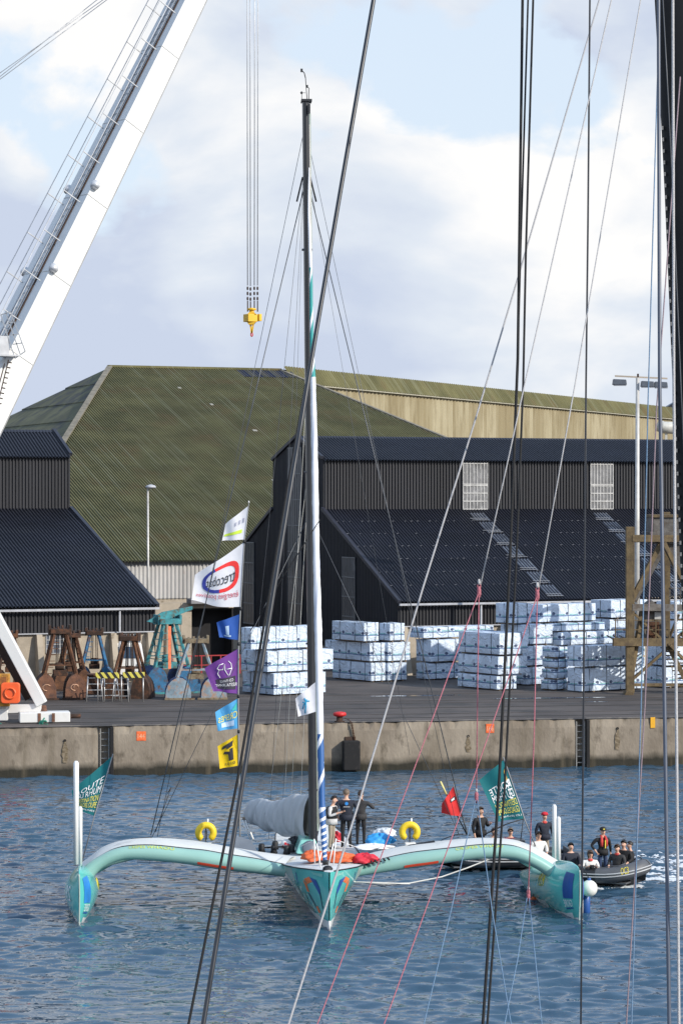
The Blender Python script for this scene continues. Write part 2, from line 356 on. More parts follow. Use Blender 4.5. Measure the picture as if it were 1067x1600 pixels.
# painted number plates, mooring marks and holes with run-off stains
M_org = mat('orange_paint', (0.75, 0.13, 0.03), 0.8, var=.25, vs=8, wear=(.4, .3, .2), ws=9, wthr=(.58, .7))
M_yel = mat('yellow_paint', (0.70, 0.36, 0.02), 0.8, var=.2)
M_ltr = mat('pale_letter', (0.80, 0.42, 0.25), 0.8)
def mark(px, py, w, h, m, name, label, txt=None):
    t = qt(px); D = QP(t).y; z = CZ - (py - HY) * D / F
    b = MB(); b.prism([QP(t - w / 2, -.035, z - h / 2), QP(t + w / 2, -.035, z - h / 2), QP(t + w / 2, -.035, z + h / 2), QP(t - w / 2, -.035, z + h / 2)], qn * 0.03)
    o = single(name, b, m, label, 'mark')
    if txt:
        vs, fs = text_geo(txt); b = MB(); b.add([QP(t + (x - .5) * w * .75, -.042, z + (y - .5) * h * .5) - o.location for x, y in vs], fs); b.build('lettering', M_ltr, o)
mark(221, 1150, .42, .42, M_org, 'painted_mark', 'faded orange numbered square on quay wall right of the ladder', '144')
mark(765, 1138, .38, .42, M_org, 'painted_mark', 'orange numbered square on quay wall below the timber stacks', '166')
mark(1019, 1129, .22, .5, M_yel, 'painted_mark', 'small yellow painted square high on quay wall at right')
M_rust = mat('rusty_drip', (0.13, 0.10, 0.06), 0.9, var=.3, vs=6, wear=(.25, .2, .14), ws=8, wthr=(.45, .6))
for i, (px, py, h) in enumerate([(102, 1157, .95), (731, 1150, .7), (964, 1138, .95)]):   # drain outlets
    t = qt(px); D = QP(t).y; z = CZ - (py - HY) * D / F; r = random.Random(i)
    o = thing('drain_outlet', ['wet drain outlet with long mossy stain left of the ladder', 'drain outlet with a short stain below the middle timber', 'rusty drain outlet near the yellow mark'][i], 'drain', QP(t, -.05, z - h), group='drain outlets in the quay wall')
    b = MB(); b.lathe(QP(t, .02, z), [(.06, 0), (.06, .06), (.04, .06), (.04, .0)], 10, -qn); b.build('pipe_end', M_rubber, o)
    pts = []
    for s in (-1, 1):
        for k in range(9):
            u = k / 8 if s < 0 else 1 - k / 8
            pts.append(QP(t + s * (.04 + .10 * math.sin(u * 2.6) * (0.3 + 1.1 * r.random())), -.025 - .012 * r.random(), z - .05 - u * h))
    b = MB(); b.poly(pts); b.build('stain_crust', M_rust, o)
# bollard, chain and the rubber fender below
D = DG(1123); bt = qt(533)
M_red = mat('red_bollard_paint', (0.55, 0.02, 0.02), 0.5, wear=(.15, .05, .03), ws=7)
M_iron = mat('dark_rusty_iron', (0.05, 0.03, 0.022), 0.85, .2, wear=(.16, .07, .03), ws=9)
bo = thing('mooring_bollard', 'red topped mooring bollard at the edge of the quay', 'bollard', QP(bt, .4))
part('post', bo, M_iron, lambda b: b.lathe(QP(bt, .4), [(.24, 0), (.24, .04), (.15, .05), (.14, .24)], 14))
part('cap', bo, M_red, lambda b: b.lathe(QP(bt, .4, QZ + .24), [(.16, 0), (.29, .05), (.31, .13), (.27, .2), (.1, .23)], 16))
M_chain = mat('chain_rust', (0.09, 0.045, 0.025), 0.85, .3)
ch = thing('mooring_chain', 'rusty chain hanging over quay edge beside the red bollard', 'chain', QP(bt + .45, -.1, QZ - .8))
pth = [QP(bt + .22, .3, QZ + .18), QP(bt + .38, .05, QZ + .12), QP(bt + .48, -.07, QZ - .05)] + [QP(bt + .48 + .02 * k, -.09, QZ - .05 - .12 * k) for k in range(1, 8)]
for k in range(len(pth) - 1):
    for off in (0, 1):
        a, c = pth[k], pth[k + 1]; d = (c - a); mid = a + d * (.25 + .5 * off); dn = d.normalized()
        sd = (dn.cross(Vector(qn)) if off else Vector(qn)).normalized()
        b = MB(); b.tube([mid + dn * (.055 * math.cos(q * math.pi / 4)) + sd * (.032 * math.sin(q * math.pi / 4)) for q in range(9)], .014, 5, False); b.build('link', M_chain, ch)
ft = qt(547); fz = CZ - (1180 - HY) * QP(ft).y / F
fe = thing('rubber_fender', 'black rubber fender block on the quay wall under the chain', 'fender', QP(ft, -.2, .05))
part('block', fe, M_rubber, lambda b: b.box(QP(ft, -.26, .75), (.78, .5, 1.35), QA), .05)
part('chain_plate', fe, M_iron, lambda b: b.box(QP(ft, -.03, 1.5), (.5, .06, .18), QA), .01)

# ================================================================== warehouses
def corr(b, org, U, V, length, v0, v1, pitch, amp, Nn, u0=0.0):
    """corrugated sheet: ridges run along V between v0 and v1 (may be functions of u), pattern repeats along U"""
    n = max(1, int(round(length / pitch))); p = length / n; base = len(b.v); fa, fb = (v0 if callable(v0) else (lambda u: v0)), (v1 if callable(v1) else (lambda u: v1))
    prof = [(0.0, 0), (0.30, 0), (0.48, 1), (0.80, 1)]
    us = []
    for i in range(n):
        for f, h in prof: us.append((u0 + (i + f) * p, h))
    us.append((u0 + length, 0)); vs = []
    for u, h in us:
        vs.append(org + U * u + V * fa(u) + Nn * (h * amp)); vs.append(org + U * u + V * fb(u) + Nn * (h * amp))
    b.add(vs, [(2 * i, 2 * i + 2, 2 * i + 3, 2 * i + 1) for i in range(len(us) - 1)])
X_, Y_, Z_ = Vector((1, 0, 0)), Vector((0, 1, 0)), Vector((0, 0, 1))
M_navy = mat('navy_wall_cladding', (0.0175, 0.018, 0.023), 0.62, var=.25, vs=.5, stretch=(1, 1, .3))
M_nroof = mat('navy_roof_cladding', (0.0115, 0.0125, 0.021), 0.62, var=.3, vs=.35, wear=(.018, .019, .026), ws=.25, wthr=(.5, .7))
M_ridge = mat('roof_flashing', (0.02, 0.022, 0.034), 0.55)
M_conc = mat('beige_concrete', (0.36, 0.31, 0.245), 0.9, var=.2, vs=.9, bump=.25, bs=6, wear=(.22, .18, .13), ws=1.5)
M_gut = mat('grey_gutter', (0.38, 0.39, 0.42), 0.5)
M_glaz = mat('old_wired_glazing', (0.09, 0.105, 0.135), 0.3, var=.5, vs=1.2, wear=(.24, .26, .28), ws=2.5, wthr=(.55, .7))
M_glz2 = mat('pale_louvre_panel', (0.15, 0.15, 0.155), 0.4, var=.5, vs=1.1, wear=(.3, .3, .3), ws=2)
M_bar = mat('white_window_bar', (0.46, 0.455, 0.44), 0.6, var=.3, vs=3)
TH = math.radians(22)
A0 = G(622, 163 * K); A0.z = QZ
M_fix = mat('pale_roof_fixing', (0.17, 0.18, 0.21), 0.5)
M_fix2 = mat('pale_light_edge', (0.26, 0.28, 0.32), 0.5)
def warehouse(name, label, x0, x1, r1, r2, ze, zc, zt, za, gable, seed):
    """local frame: x along the front, y back; r1 = depth of the lean-to, r2 = ridge depth; lean-to eave ze..zc, clerestory zc..zt, apex za"""
    rr = random.Random(seed)
    root = thing(name, label, 'building', A0, TH, 'black corrugated dock warehouses', wp=False)
    Lx = x1 - x0; o = Vector((x0, 0, 0)); rb = 2 * r2 - r1; rz = 2 * r2
    # walls
    part('base_wall', root, M_conc, lambda b: b.box((x0 + Lx / 2, .25, 3.15 * K / 2), (Lx - .1, .3, 3.15 * K)))
    wl = part('wall_cladding', root, M_navy, lambda b: corr(b, o, X_, Z_, Lx, 3.15 * K - .1, ze - .02, .21, .085, -Y_))
    part('sill_flashing', root, M_gut, lambda b: b.box((x0 + Lx / 2, -.03, 3.15 * K - .13), (Lx, .16, .06)))
    n = int(Lx / 2.15)
    for i in range(n + 1):     # tapered concrete fins
        x = x1 - .35 - i * 2.15 if not gable else x0 + .35 + i * 2.15
        b = MB(); b.prism([(x - .16, .1, 0), (x - .16, -.95, 0), (x - .16, -.22, 3.15 * K - .17), (x - .16, .1, 3.15 * K - .17)], (.32, 0, 0)); b.build('concrete_fin', M_conc, root)
        if i % 2 == 0 and not gable and i < n:
            xm = x - 1.1
            w = part('window', root, M_glaz, lambda b: b.box((xm, .09, 2.2), (1.2, .04, 1.0)))
            part('bars', w, M_bar, lambda b: [b.box((xm - .6 + q * .2, .06, 2.2), (.03, .03, 1.0)) for q in range(7)] + [b.box((xm, .055, 1.7 + q * .25), (1.2, .03, .03)) for q in range(5)])
    # lean-to roof in lapped rows of sheets
    sl = Vector((0, r1, zc - ze)); Ls = sl.length; V = sl.normalized(); Nn = Vector((0, -V.z, V.y)); rows = 7
    for k in range(rows):
        a, c = Ls * k / rows - (.12 if k else .35), Ls * (k + 1) / rows
        part('roof_sheet_row', root, M_nroof, lambda b: corr(b, o + Vector((0, 0, ze)) + Nn * (.016 * (rows - k)), X_, V, Lx, a, c, .21, .085, Nn))
        if k and gable:
            b = MB(); x = x0 + .2
            while x < x1 - .3:
                if rr.random() < .62:
                    p = Vector((x, 0, ze)) + V * (a + .03) + Nn * (.016 * (rows - k) + .105); b.box(p, (rr.uniform(.03, .14), .04, .02))
                x += .42
            ob = b.build('sheet_fixings', M_fix, root); ob['kind'] = 'stuff'
    part('gutter', root, M_gut, lambda b: b.box((x0 + Lx / 2, -.42, ze - .16), (Lx + .2, .16, .12)))
    xg = x1 - 2.2 if not gable else x0 + 5.2
    part('downpipe', root, M_gut, lambda b: b.tube([(xg, -.36, ze - .2), (xg, -.3, .1)], .06, 8))
    # clerestory and its roof
    part('clerestory_cladding', root, M_navy, lambda b: corr(b, o + Vector((0, r1, 0)), X_, Z_, Lx, zc - .2, zt, .21, .085, -Y_))
    su = Vector((0, r2 - r1, za - zt)); Lu = su.length; Vu = su.normalized(); Nu = Vector((0, -Vu.z, Vu.y))
    part('clerestory_roof', root, M_nroof, lambda b: corr(b, o + Vector((0, r1, zt)), X_, Vu, Lx, -.35, Lu + .02, .21, .085, Nu))
    part('ridge_cap', root, M_ridge, lambda b: b.prism([(x0 - .05, r2 - .3, za - .07), (x0 - .05, r2, za + .09), (x0 - .05, r2 + .3, za - .07)], (Lx + .1, 0, 0)))
    # rear slopes and back wall
    part('rear_roof', root, M_nroof, lambda b: (b.poly([(x0, r2, za), (x0, rb, zt), (x1, rb, zt), (x1, r2, za)]), b.poly([(x0, rb, zt), (x0, rb, zc), (x1, rb, zc), (x1, rb, zt)]),
         b.poly([(x0, rb, zc), (x0, rz, ze), (x1, rz, ze), (x1, rb, zc)]), b.poly([(x0, rz, ze), (x0, rz, 0), (x1, rz, 0), (x1, rz, ze)])))
    def top(r):
        if r < r1: return ze + (zc - ze) * r / r1
        if r < r2: return zt + (za - zt) * (r - r1) / (r2 - r1)
        if r < rb: return zt + (za - zt) * (rb - r) / (rb - r1) * 2 if False else zt + (za - zt) * (rb - r) / (rb - r2)
        return ze + (zc - ze) * (rz - r) / r1
    xe = x0 if gable else x1; sgn = -1 if gable else 1
    gw = MB()
    for (a, c) in ((0, r1 - .001), (r1, r2), (r2, rb), (rb + .001, rz)):
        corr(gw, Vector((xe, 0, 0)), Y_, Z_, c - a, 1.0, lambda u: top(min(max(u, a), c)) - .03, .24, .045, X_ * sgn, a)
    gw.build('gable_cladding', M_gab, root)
    part('gable_base', root, M_conc, lambda b: b.box((xe - sgn * .12, rz / 2, .55), (.3, rz - .1, 1.1)))
    tr = MB()   # verge flashing
    for (p, q) in (((0, ze), (r1, zc)), ((r1, zt), (r2, za)), ((r2, za), (rb, zt)), ((rb, zc), (rz, ze))):
        tr.bar((xe + sgn * .06, p[0] - (.3 if p[0] == 0 else 0), p[1] + .1 - (.1 if p[0] == 0 else 0)), (xe + sgn * .06, q[0], q[1] + .1), .2, .2)
    tr.build('verge_flashing', M_ridge, root)
    return root, V, Nn, Ls
M_gab = mat('navy_gable_cladding', (0.005, 0.006, 0.011), 0.65, var=.3, vs=.6)  # navy cladding set darker than the walls, gable shade put into its colour
RW, Vr, Nr, Lsr = warehouse('warehouse', 'black corrugated warehouse with glazed gable behind the timber stacks', 0, 34, 12.77 * K, 17.58 * K, 4.58 * K, 10.3 * K, 13.75 * K, 15.33 * K, True, 1)
LWh, Vl, Nl, Lsl = warehouse('warehouse', 'black corrugated warehouse at left behind the row of grabs', -52, -15.99 * K, 18.6 * K, 22.8 * K, 4.6 * K, 10.35 * K, 13.95 * K, 15.7 * K, False, 2)
# glazed strips in the right warehouse gable
def gable_strip(r, w, z0, z1, brk):
    p = part('gable_glazing', RW, M_glz3, lambda b: b.box((-.075, r, (z0 + z1) / 2), (.05, w, z1 - z0)))
    part('glazing_bars', p, M_bar2, lambda b: [b.box((-.115, r - w / 2 + w * q / 6, (z0 + z1) / 2), (.03, .028, z1 - z0)) for q in range(7)] + [b.box((-.12, r, z0 + (z1 - z0) * q / brk), (.04, w, .07)) for q in range(brk + 1)])
M_bar2 = mat('grey_window_bar', (0.16, 0.165, 0.17), 0.6); M_glz3 = mat('shade_darkened_glazing', (0.035, 0.042, 0.055), 0.3, var=.4, vs=.8, wear=(.12, .13, .14), ws=.9, wthr=(.55, .7))  # gable glass coloured darker than the roof glazing to carry the gable's shade
gable_strip(17.9 * K, 2.6 * K, 1.9, 14.6 * K, 7)
gable_strip(8.0 * K, 2.2 * K, 1.9, 7.2 * K, 4)
gable_strip(27.2 * K, 2.2 * K, 1.9, 7.9 * K, 4)
# windows in the clerestory
def fx(px, r):  # local x of a photo column on the plane at depth r of the right warehouse
    k = (px - 533.5) / F; c, s = math.cos(TH), math.sin(TH)
    ox, oy = A0.x - s * r, A0.y + c * r
    return (k * oy - ox) / (c - k * s)
for px0, px1 in ((722, 760), (921, 956)):
    r = 12.77 * K; xa, xb = fx(px0, r), fx(px1, r); z0, z1 = 10.35 * K, 13.6 * K; xm, w = (xa + xb) / 2, xb - xa
    wn = part('window', RW, M_glz2, lambda b: b.box((xm, r - .08, (z0 + z1) / 2), (w, .05, z1 - z0)))
    part('window_bars', wn, M_bar, lambda b: [b.box((xa + w * q / 7, r - .125, (z0 + z1) / 2), (.045, .03, z1 - z0)) for q in range(8)] + [b.box((xm, r - .13, z0 + (z1 - z0) * q), (w, .04, .06)) for q in (0, .17, .34, .5, .53, .97)])
# translucent sheets running down the lean-to roof
for pxt, pxb in ((768, 852), (978, 1055)):
    for k in range(7):
        rm = 12.77 * K; xs = fx(pxb, 0) + .1
        a, c = Lsr * k / 7 - .05, Lsr * (k + .82) / 7
        if k == 6: c = Lsr * 6.6 / 7
        part('roof_light', RW, M_glaz, lambda b: corr(b, Vector((xs, 0, 4.58 * K)) + Nr * (.016 * (7 - k) + .03), X_, Vr, 1.05, a, c, .21, .085, Nr))
        part('roof_light_edge', RW, M_fix2, lambda b: [b.box(Vector((xs + .5 + rnd.uniform(-.2, .1), 0, 4.58 * K)) + Vr * (a + q) + Nr * (.016 * (7 - k) + .13), (1.0 + rnd.random() * .3, .06, .02)) for q in (.05, .3)])

# ------------------------------------------------ mossy hipped store behind
M_moss = mat('mossy_cement_roof', (0.084, 0.080, 0.031), 0.9, vs=.30, col2=(0.142, 0.131, 0.055), thr=(.35, .66), stretch=(1, 1, 1), wear=(0.125, 0.092, 0.038), ws=.28, wthr=(.52, .72))
def streak(m):   # sheets of a different age: paler strips along the fall
    t = m.node_tree; b = t.nodes['Principled BSDF']; src = b.inputs['Base Color'].links[0].from_socket
    tcn = N(t, 'ShaderNodeTexCoord'); mp = N(t, 'ShaderNodeMapping'); mp.inputs['Scale'].default_value = (3.0, .04, .04)
    ns = N(t, 'ShaderNodeTexNoise'); ns.inputs['Scale'].default_value = 1.6; ns.inputs['Detail'].default_value = 2
    t.links.new(tcn.outputs['Object'], mp.inputs[0]); t.links.new(mp.outputs[0], ns.inputs['Vector'])
    mr = N(t, 'ShaderNodeMapRange'); mr.inputs[1].default_value = .56; mr.inputs[2].default_value = .64; mr.inputs[4].default_value = .45; t.links.new(ns.outputs['Fac'], mr.inputs[0])
    mx = N(t, 'ShaderNodeMix', data_type='RGBA'); mx.inputs[7].default_value = (0.20, 0.20, 0.125, 1)
    t.links.new(mr.outputs[0], mx.inputs[0]); t.links.new(src, mx.inputs[6]); t.links.new(mx.outputs[2], b.inputs['Base Color'])
streak(M_moss)
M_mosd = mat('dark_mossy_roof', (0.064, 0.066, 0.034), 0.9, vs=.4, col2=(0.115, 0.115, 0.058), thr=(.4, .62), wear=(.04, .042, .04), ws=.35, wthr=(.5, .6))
M_wht = mat('white_corrugated_wall', (0.42, 0.41, 0.40), 0.7, var=.2, vs=.8, wear=(.25, .13, .08), ws=1.8, wthr=(.62, .72), stretch=(1, 1, .25))
E0 = G(260, 205 * K); E0.z = QZ
ST = thing('storage_shed', 'large hipped shed with mossy green corrugated roof', 'building', E0, TH, wp=False)
# local coordinates (x along, y back)
def LST(X, Y): d = Vector((X, Y, 0)) - Vector((E0.x, E0.y, 0)); return d.x * math.cos(TH) + d.y * math.sin(TH), -d.x * math.sin(TH) + d.y * math.cos(TH)
zE = 6.3 * K; tan_a = .33
cL = -14.4; run = 54.7 * K
hx0 = LST(-21.5 * K, 256 * K)[0]; hx1 = LST(-4.77 * K, 262.8 * K)[0]; cR = hx1 + 19.5
zR = zE + tan_a * run; Vm = Vector((0, 1, tan_a)).normalized(); Nm = Vector((0, -Vm.z, Vm.y)); Lm = run * math.sqrt(1 + tan_a ** 2)
cL = LST(P(-17, 876, 200 * K).x, 200 * K)[0]
def vtop(x):
    if x < hx0: f = (x - cL) / (hx0 - cL)
    elif x > hx1: f = (cR - x) / (cR - hx1)
    else: f = 1
    return max(0, min(1, f)) * Lm
b = MB(); corr(b, Vector((0, 0, zE)), X_, Vm, cR - cL, -.5, vtop, .25, .11, Nm, cL); b.build('main_roof', M_moss, ST)
b = MB()
for (xa, xb, xc) in ((cL, hx0, -1), (cR, hx1, 1)):
    p0, p1, p2 = Vector((xa, 0, zE)), Vector((xb, run, zR)), Vector((xa, 2 * run, zE))
    # stepped courses on the hip ends
    for k in range(9):
        f0, f1 = k / 9, (k + 1) / 9; e = .05 * (9 - k) / 9
        q = [p0.lerp(p1, f0), p0.lerp(p1, f1), p2.lerp(p1, f1), p2.lerp(p1, f0)]; up = Vector((0, 0, .10))
        b.poly([q[0] + up, q[1], q[2], q[3] + up]); b.poly([q[0], q[0] + up, q[3] + up, q[3]])
b.build('hip_end_roof', M_mosd, ST)
part('rear_roof', ST, M_mosd, lambda b: b.poly([(cL, 2 * run, zE), (hx0, run, zR), (hx1, run, zR), (cR, 2 * run, zE)]))
M_hip = mat('pale_hip_cap', (0.19, 0.17, 0.13), 0.8, var=.3)
part('hip_cap', ST, M_hip, lambda b: (b.bar((cL, 0, zE + .1), (hx0, run, zR + .12), .5, .16), b.bar((cR, 0, zE + .1), (hx1, run, zR + .12), .4, .16)))
part('ridge_cap', ST, M_moss, lambda b: b.bar((hx0 - .2, run, zR + .1), (hx1 + .2, run, zR + .1), .6, .2))
part('wall_cladding', ST, M_wht, lambda b: corr(b, Vector((0, .1, 0)), X_, Z_, cR - cL, 3.2 * K, zE - .1, .31, .07, -Y_, cL))
part('base_wall', ST, M_conc, lambda b: b.box(((cL + cR) / 2, .4, 1.6 * K), (cR - cL, .5, 3.2 * K)))
part('side_wall', ST, M_wht, lambda b: (b.poly([(cL, 0, 0), (cL, 2 * run, 0), (cL, 2 * run, zE), (cL, 0, zE)]), b.poly([(cR, 0, 0), (cR, 2 * run, 0), (cR, 2 * run, zE), (cR, 0, zE)])))
M_nav2 = mat('dark_patched_sheet', (0.03, 0.033, 0.055), 0.7, var=.3)
b = MB(); corr(b, Vector((0, 0, zE)) + Nm * .06, X_, Vm, 5.6, Lm - 2.9, Lm - .5, .31, .09, Nm, hx1 - 4.6); b.build('replaced_sheet', M_nav2, ST)
M_pale = mat('pale_torn_sheet', (0.26, 0.25, 0.21), 0.8)
for (px, py) in ((283, 606), (396, 674), (423, 752), (331, 636)):
    # small torn patches on the roof plane
    best = None
    for i in range(60):
        v = Lm * i / 60
        for j in range(90):
            x = cL + (cR - cL) * j / 90; w = Matrix.Rotation(TH, 3, 'Z') @ (Vector((x, 0, zE)) + Vm * v) + E0
            d = (533.5 + F * w.x / w.y - px) ** 2 + (HY - F * (w.z - CZ) / w.y - py) ** 2
            if best is None or d < best[0]: best = (d, x, v)
    _, x, v = best
    b = MB(); b.box(Vector((x, 0, zE)) + Vm * v + Nm * .12, (rnd.uniform(.22, .4), .5, .03), R=Matrix(((1, 0, 0), (0, Vm.y, Nm.y), (0, Vm.z, Nm.z)))); b.build('torn_patch', M_pale, ST)
# low beige annex with a dark doorway in the gap
AX = thing('annex', 'low beige rendered annex with dark doorway between the warehouses', 'building', G(300, 169 * K), TH, wp=False)
M_dark = mat('dark_interior', (0.012, 0.012, 0.014), 0.9)
part('wall', AX, M_conc, lambda b: (b.box((-1.55, .3, 2.0), (1.7, .5, 4.0)), b.box((-.35, .25, 2.0), (.7, .45, 4.0)), b.box((1.35, .3, 3.9), (2.75, .5, .5))))
part('door_lintel', AX, mat('grey_lintel', (.2, .2, .21), .7), lambda b: b.box((1.2, -.3, 4.1), (3.0, .9, .3)), .03)
part('doorway', AX, M_dark, lambda b: (b.box((1.35, 1.6, 1.85), (2.75, .1, 3.7)), b.box((1.35, .9, .02), (2.7, 1.5, .03)), b.box((2.7, .9, 1.85), (.1, 1.4, 3.7)), b.box((1.35, .9, 3.6), (2.7, 1.4, .1))))
part('pilaster', AX, M_conc, lambda b: b.box((-2.2, -.05, 1.95), (.4, .3, 3.9)), .02)
FN = thing('railing', 'low red metal railing before the dark doorway', 'railing', G(310, 163 * K), TH, wp=False)
M_redf = mat('red_rail_paint', (0.32, 0.02, 0.025), 0.5)
part('top_rail', FN, M_redf, lambda b: (b.bar((-2.2, 0, 1.1), (2.6, 0, 1.1), .06), b.bar((-2.2, 0, .55), (2.6, 0, .55), .05)))
for k in range(9): part('baluster', FN, M_redf, lambda b: b.bar((-2.2 + .6 * k, 0, 0), (-2.2 + .6 * k, 0, 1.1), .05 if k % 2 else .07))

# ------------------------------------------------ beige hall receding at the right behind everything
D1, D2 = 266 * K, 383 * K
h1, h2 = P(455, 575, D1), P(1056, 640, D2); zt_ = h1.z; hd = Vector((h2.x - h1.x, h2.y - h1.y, 0)); HL = hd.length; ha = math.atan2(hd.y, hd.x)
BH = thing('industrial_hall', 'long beige clad hall with green roof edge receding behind the warehouses', 'building', Vector((h1.x, h1.y, QZ)), ha, wp=False)
M_bei = mat('beige_sheet', (0.25, 0.205, 0.115), 0.75, vs=.14, col2=(0.36, 0.315, 0.205), thr=(.42, .6), wear=(.20, .16, .085), ws=.7, wthr=(.46, .66), stretch=(1.5, 1.5, .22))
zz = zt_ - QZ
for k in range(12):
    xa = HL * k / 12
    part('wall_sheet_bay', BH, M_bei, lambda b: corr(b, Vector((0, 0, 0)), X_, Z_, HL / 12 - .05, 4, zz - 1.3, .95, .12, -Y_, xa))
part('roof', BH, M_moss, lambda b: corr(b, Vector((0, -.25, zz - 1.25)), X_, Vector((0, .55, .75)).normalized(), HL, -.3, 1.75, .6, .12, Vector((0, -.75, .55)).normalized()))
part('rear_roof', BH, M_mosd, lambda b: (b.poly([(0, 1.1, zz - .1), (HL, 1.1, zz - .1), (HL, 26, zz - 4), (0, 26, zz - 4)]), b.poly([(HL, 0, 0), (HL, 26, 0), (HL, 26, zz - 4), (HL, 1.1, zz - .1), (HL, 0, zz - 1.7)]), b.poly([(0, 26, 0), (HL, 26, 0), (HL, 26, zz - 4), (0, 26, zz - 4)])))
part('eave_trim', BH, mat('pale_eave', (.4, .38, .3), .7), lambda b: b.box((HL / 2, -.36, zz - 1.5), (HL, .12, .14)))
M_duct = mat('pale_duct', (.45, .45, .42), .5)
DU = thing('ventilation_duct', 'pale round duct projecting from the beige hall at far right', 'duct', P(1030, 668, 345 * K))
part('duct_pipe', DU, M_duct, lambda b: b.tube([P(1026, 664, 345 * K), P(1036, 668, 345 * K), P(1062, 669, 345 * K)], .75, 12))
part('duct_bracket', DU, M_duct, lambda b: b.bar(P(1040, 672, 345 * K), P(1040, 700, 345 * K), .3))
SB = thing('blue_shed', 'grey blue shed gable peeping at the right edge behind the mast', 'building', G(1072, 398 * K), 0.0, wp=False)
M_bls = mat('grey_blue_sheet', (.13, .17, .22), .6)
part('wall', SB, M_bls, lambda b: b.prism([(-4.2, 0, 0), (14, 0, 0), (14, 0, 26.8), (3, 0, 26.8), (-4.2, 0, 22.6)], (0, 14, 0)))
part('roof_edge', SB, M_ridge, lambda b: b.bar((-4.4, -.1, 22.6), (3, -.1, 26.9), .5, .4))
# ================================================================== timber packs
def pack_mat():
    m = mat('white_timber_wrap', (0.60, 0.69, 0.81), 0.5, var=.12, vs=1.1, bump=.0)
    t = m.node_tree; b = t.nodes['Principled BSDF']; src = b.inputs['Base Color'].links[0].from_socket
    tcn = N(t, 'ShaderNodeTexCoord'); sp = N(t, 'ShaderNodeSeparateXYZ'); t.links.new(tcn.outputs['Object'], sp.inputs[0])
    def ma(op, a, bb=None, c=None):
        n = N(t, 'ShaderNodeMath', operation=op)
        for i, q in enumerate((a, bb, c)):
            if q is None: continue
            if isinstance(q, (int, float)): n.inputs[i].default_value = q
            else: t.links.new(q, n.inputs[i])
        return n.outputs[0]
    ns = N(t, 'ShaderNodeTexNoise'); ns.inputs['Scale'].default_value = 1.2; t.links.new(tcn.outputs['Object'], ns.inputs['Vector'])
    z = ma('ADD', sp.outputs['Z'], ma('MULTIPLY_ADD', ns.outputs['Fac'], .06, -.03)); u = ma('ADD', sp.outputs['X'], sp.outputs['Y'])
    def band(lo, hi): return ma('MULTIPLY', ma('GREATER_THAN', z, lo), ma('LESS_THAN', z, hi))
    # dashed dark blue line, green line above, round marks
    blue = band(.36, .415)
    green = ma('MULTIPLY', band(.43, .475), ma('GREATER_THAN', ma('FRACT', ma('MULTIPLY', u, 1.05)), .34))
    fr = ma('SUBTRACT', ma('FRACT', ma('MULTIPLY_ADD', u, 1.05, .35)), .5)
    d2 = ma('ADD', ma('POWER', ma('MULTIPLY', fr, 6.6), 2.0), ma('POWER', ma('MULTIPLY', ma('SUBTRACT', z, .51), 9.5), 2.0))
    dot = ma('LESS_THAN', ma('ADD', d2, ma('MULTIPLY', ns.outputs['Fac'], .5)), .85)
    geo = N(t, 'ShaderNodeNewGeometry'); s2 = N(t, 'ShaderNodeSeparateXYZ'); t.links.new(geo.outputs['Normal'], s2.inputs[0])
    side = ma('LESS_THAN', ma('ABSOLUTE', s2.outputs['Z']), .6)
    for msk, col in ((blue, (.008, .085, .25)), (green, (.06, .36, .34)), (dot, (.012, .035, .11))):
        mx = N(t, 'ShaderNodeMix', data_type='RGBA'); mx.inputs[7].default_value = (*col, 1)
        t.links.new(ma('MULTIPLY', ma('MULTIPLY', msk, side), .9), mx.inputs[0]); t.links.new(src, mx.inputs[6]); src = mx.outputs[2]
    t.links.new(src, b.inputs['Base Color'])
    # creases in the film
    oi = N(t, 'ShaderNodeObjectInfo'); av = N(t, 'ShaderNodeVectorMath', operation='ADD'); t.links.new(tcn.outputs['Object'], av.inputs[0])
    sc = ma('MULTIPLY', oi.outputs['Random'], 50.0); cm = N(t, 'ShaderNodeCombineXYZ'); t.links.new(sc, cm.inputs[0]); t.links.new(sc, cm.inputs[2]); t.links.new(cm.outputs[0], av.inputs[1])
    w = N(t, 'ShaderNodeTexNoise'); w.inputs['Scale'].default_value = 1.7; w.inputs['Detail'].default_value = 4; w.inputs['Distortion'].default_value = 1.6; t.links.new(av.outputs[0], w.inputs['Vector'])
    rg = ma('ABSOLUTE', ma('SUBTRACT', w.outputs['Fac'], .5))
    bp = N(t, 'ShaderNodeBump'); bp.inputs['Strength'].default_value = .8; bp.inputs['Distance'].default_value = .35
    t.links.new(rg, bp.inputs['Height']); t.links.new(bp.outputs[0], b.inputs['Normal'])
    return m
M_pack = pack_mat()
M_strap = mat('dark_strap', (0.05, 0.06, 0.08), 0.6)
M_wood = mat('raw_timber', (0.24, 0.16, 0.09), 0.8, var=.25, vs=4)
PHI = math.radians(35); sP, cP = math.sin(PHI), math.cos(PHI)
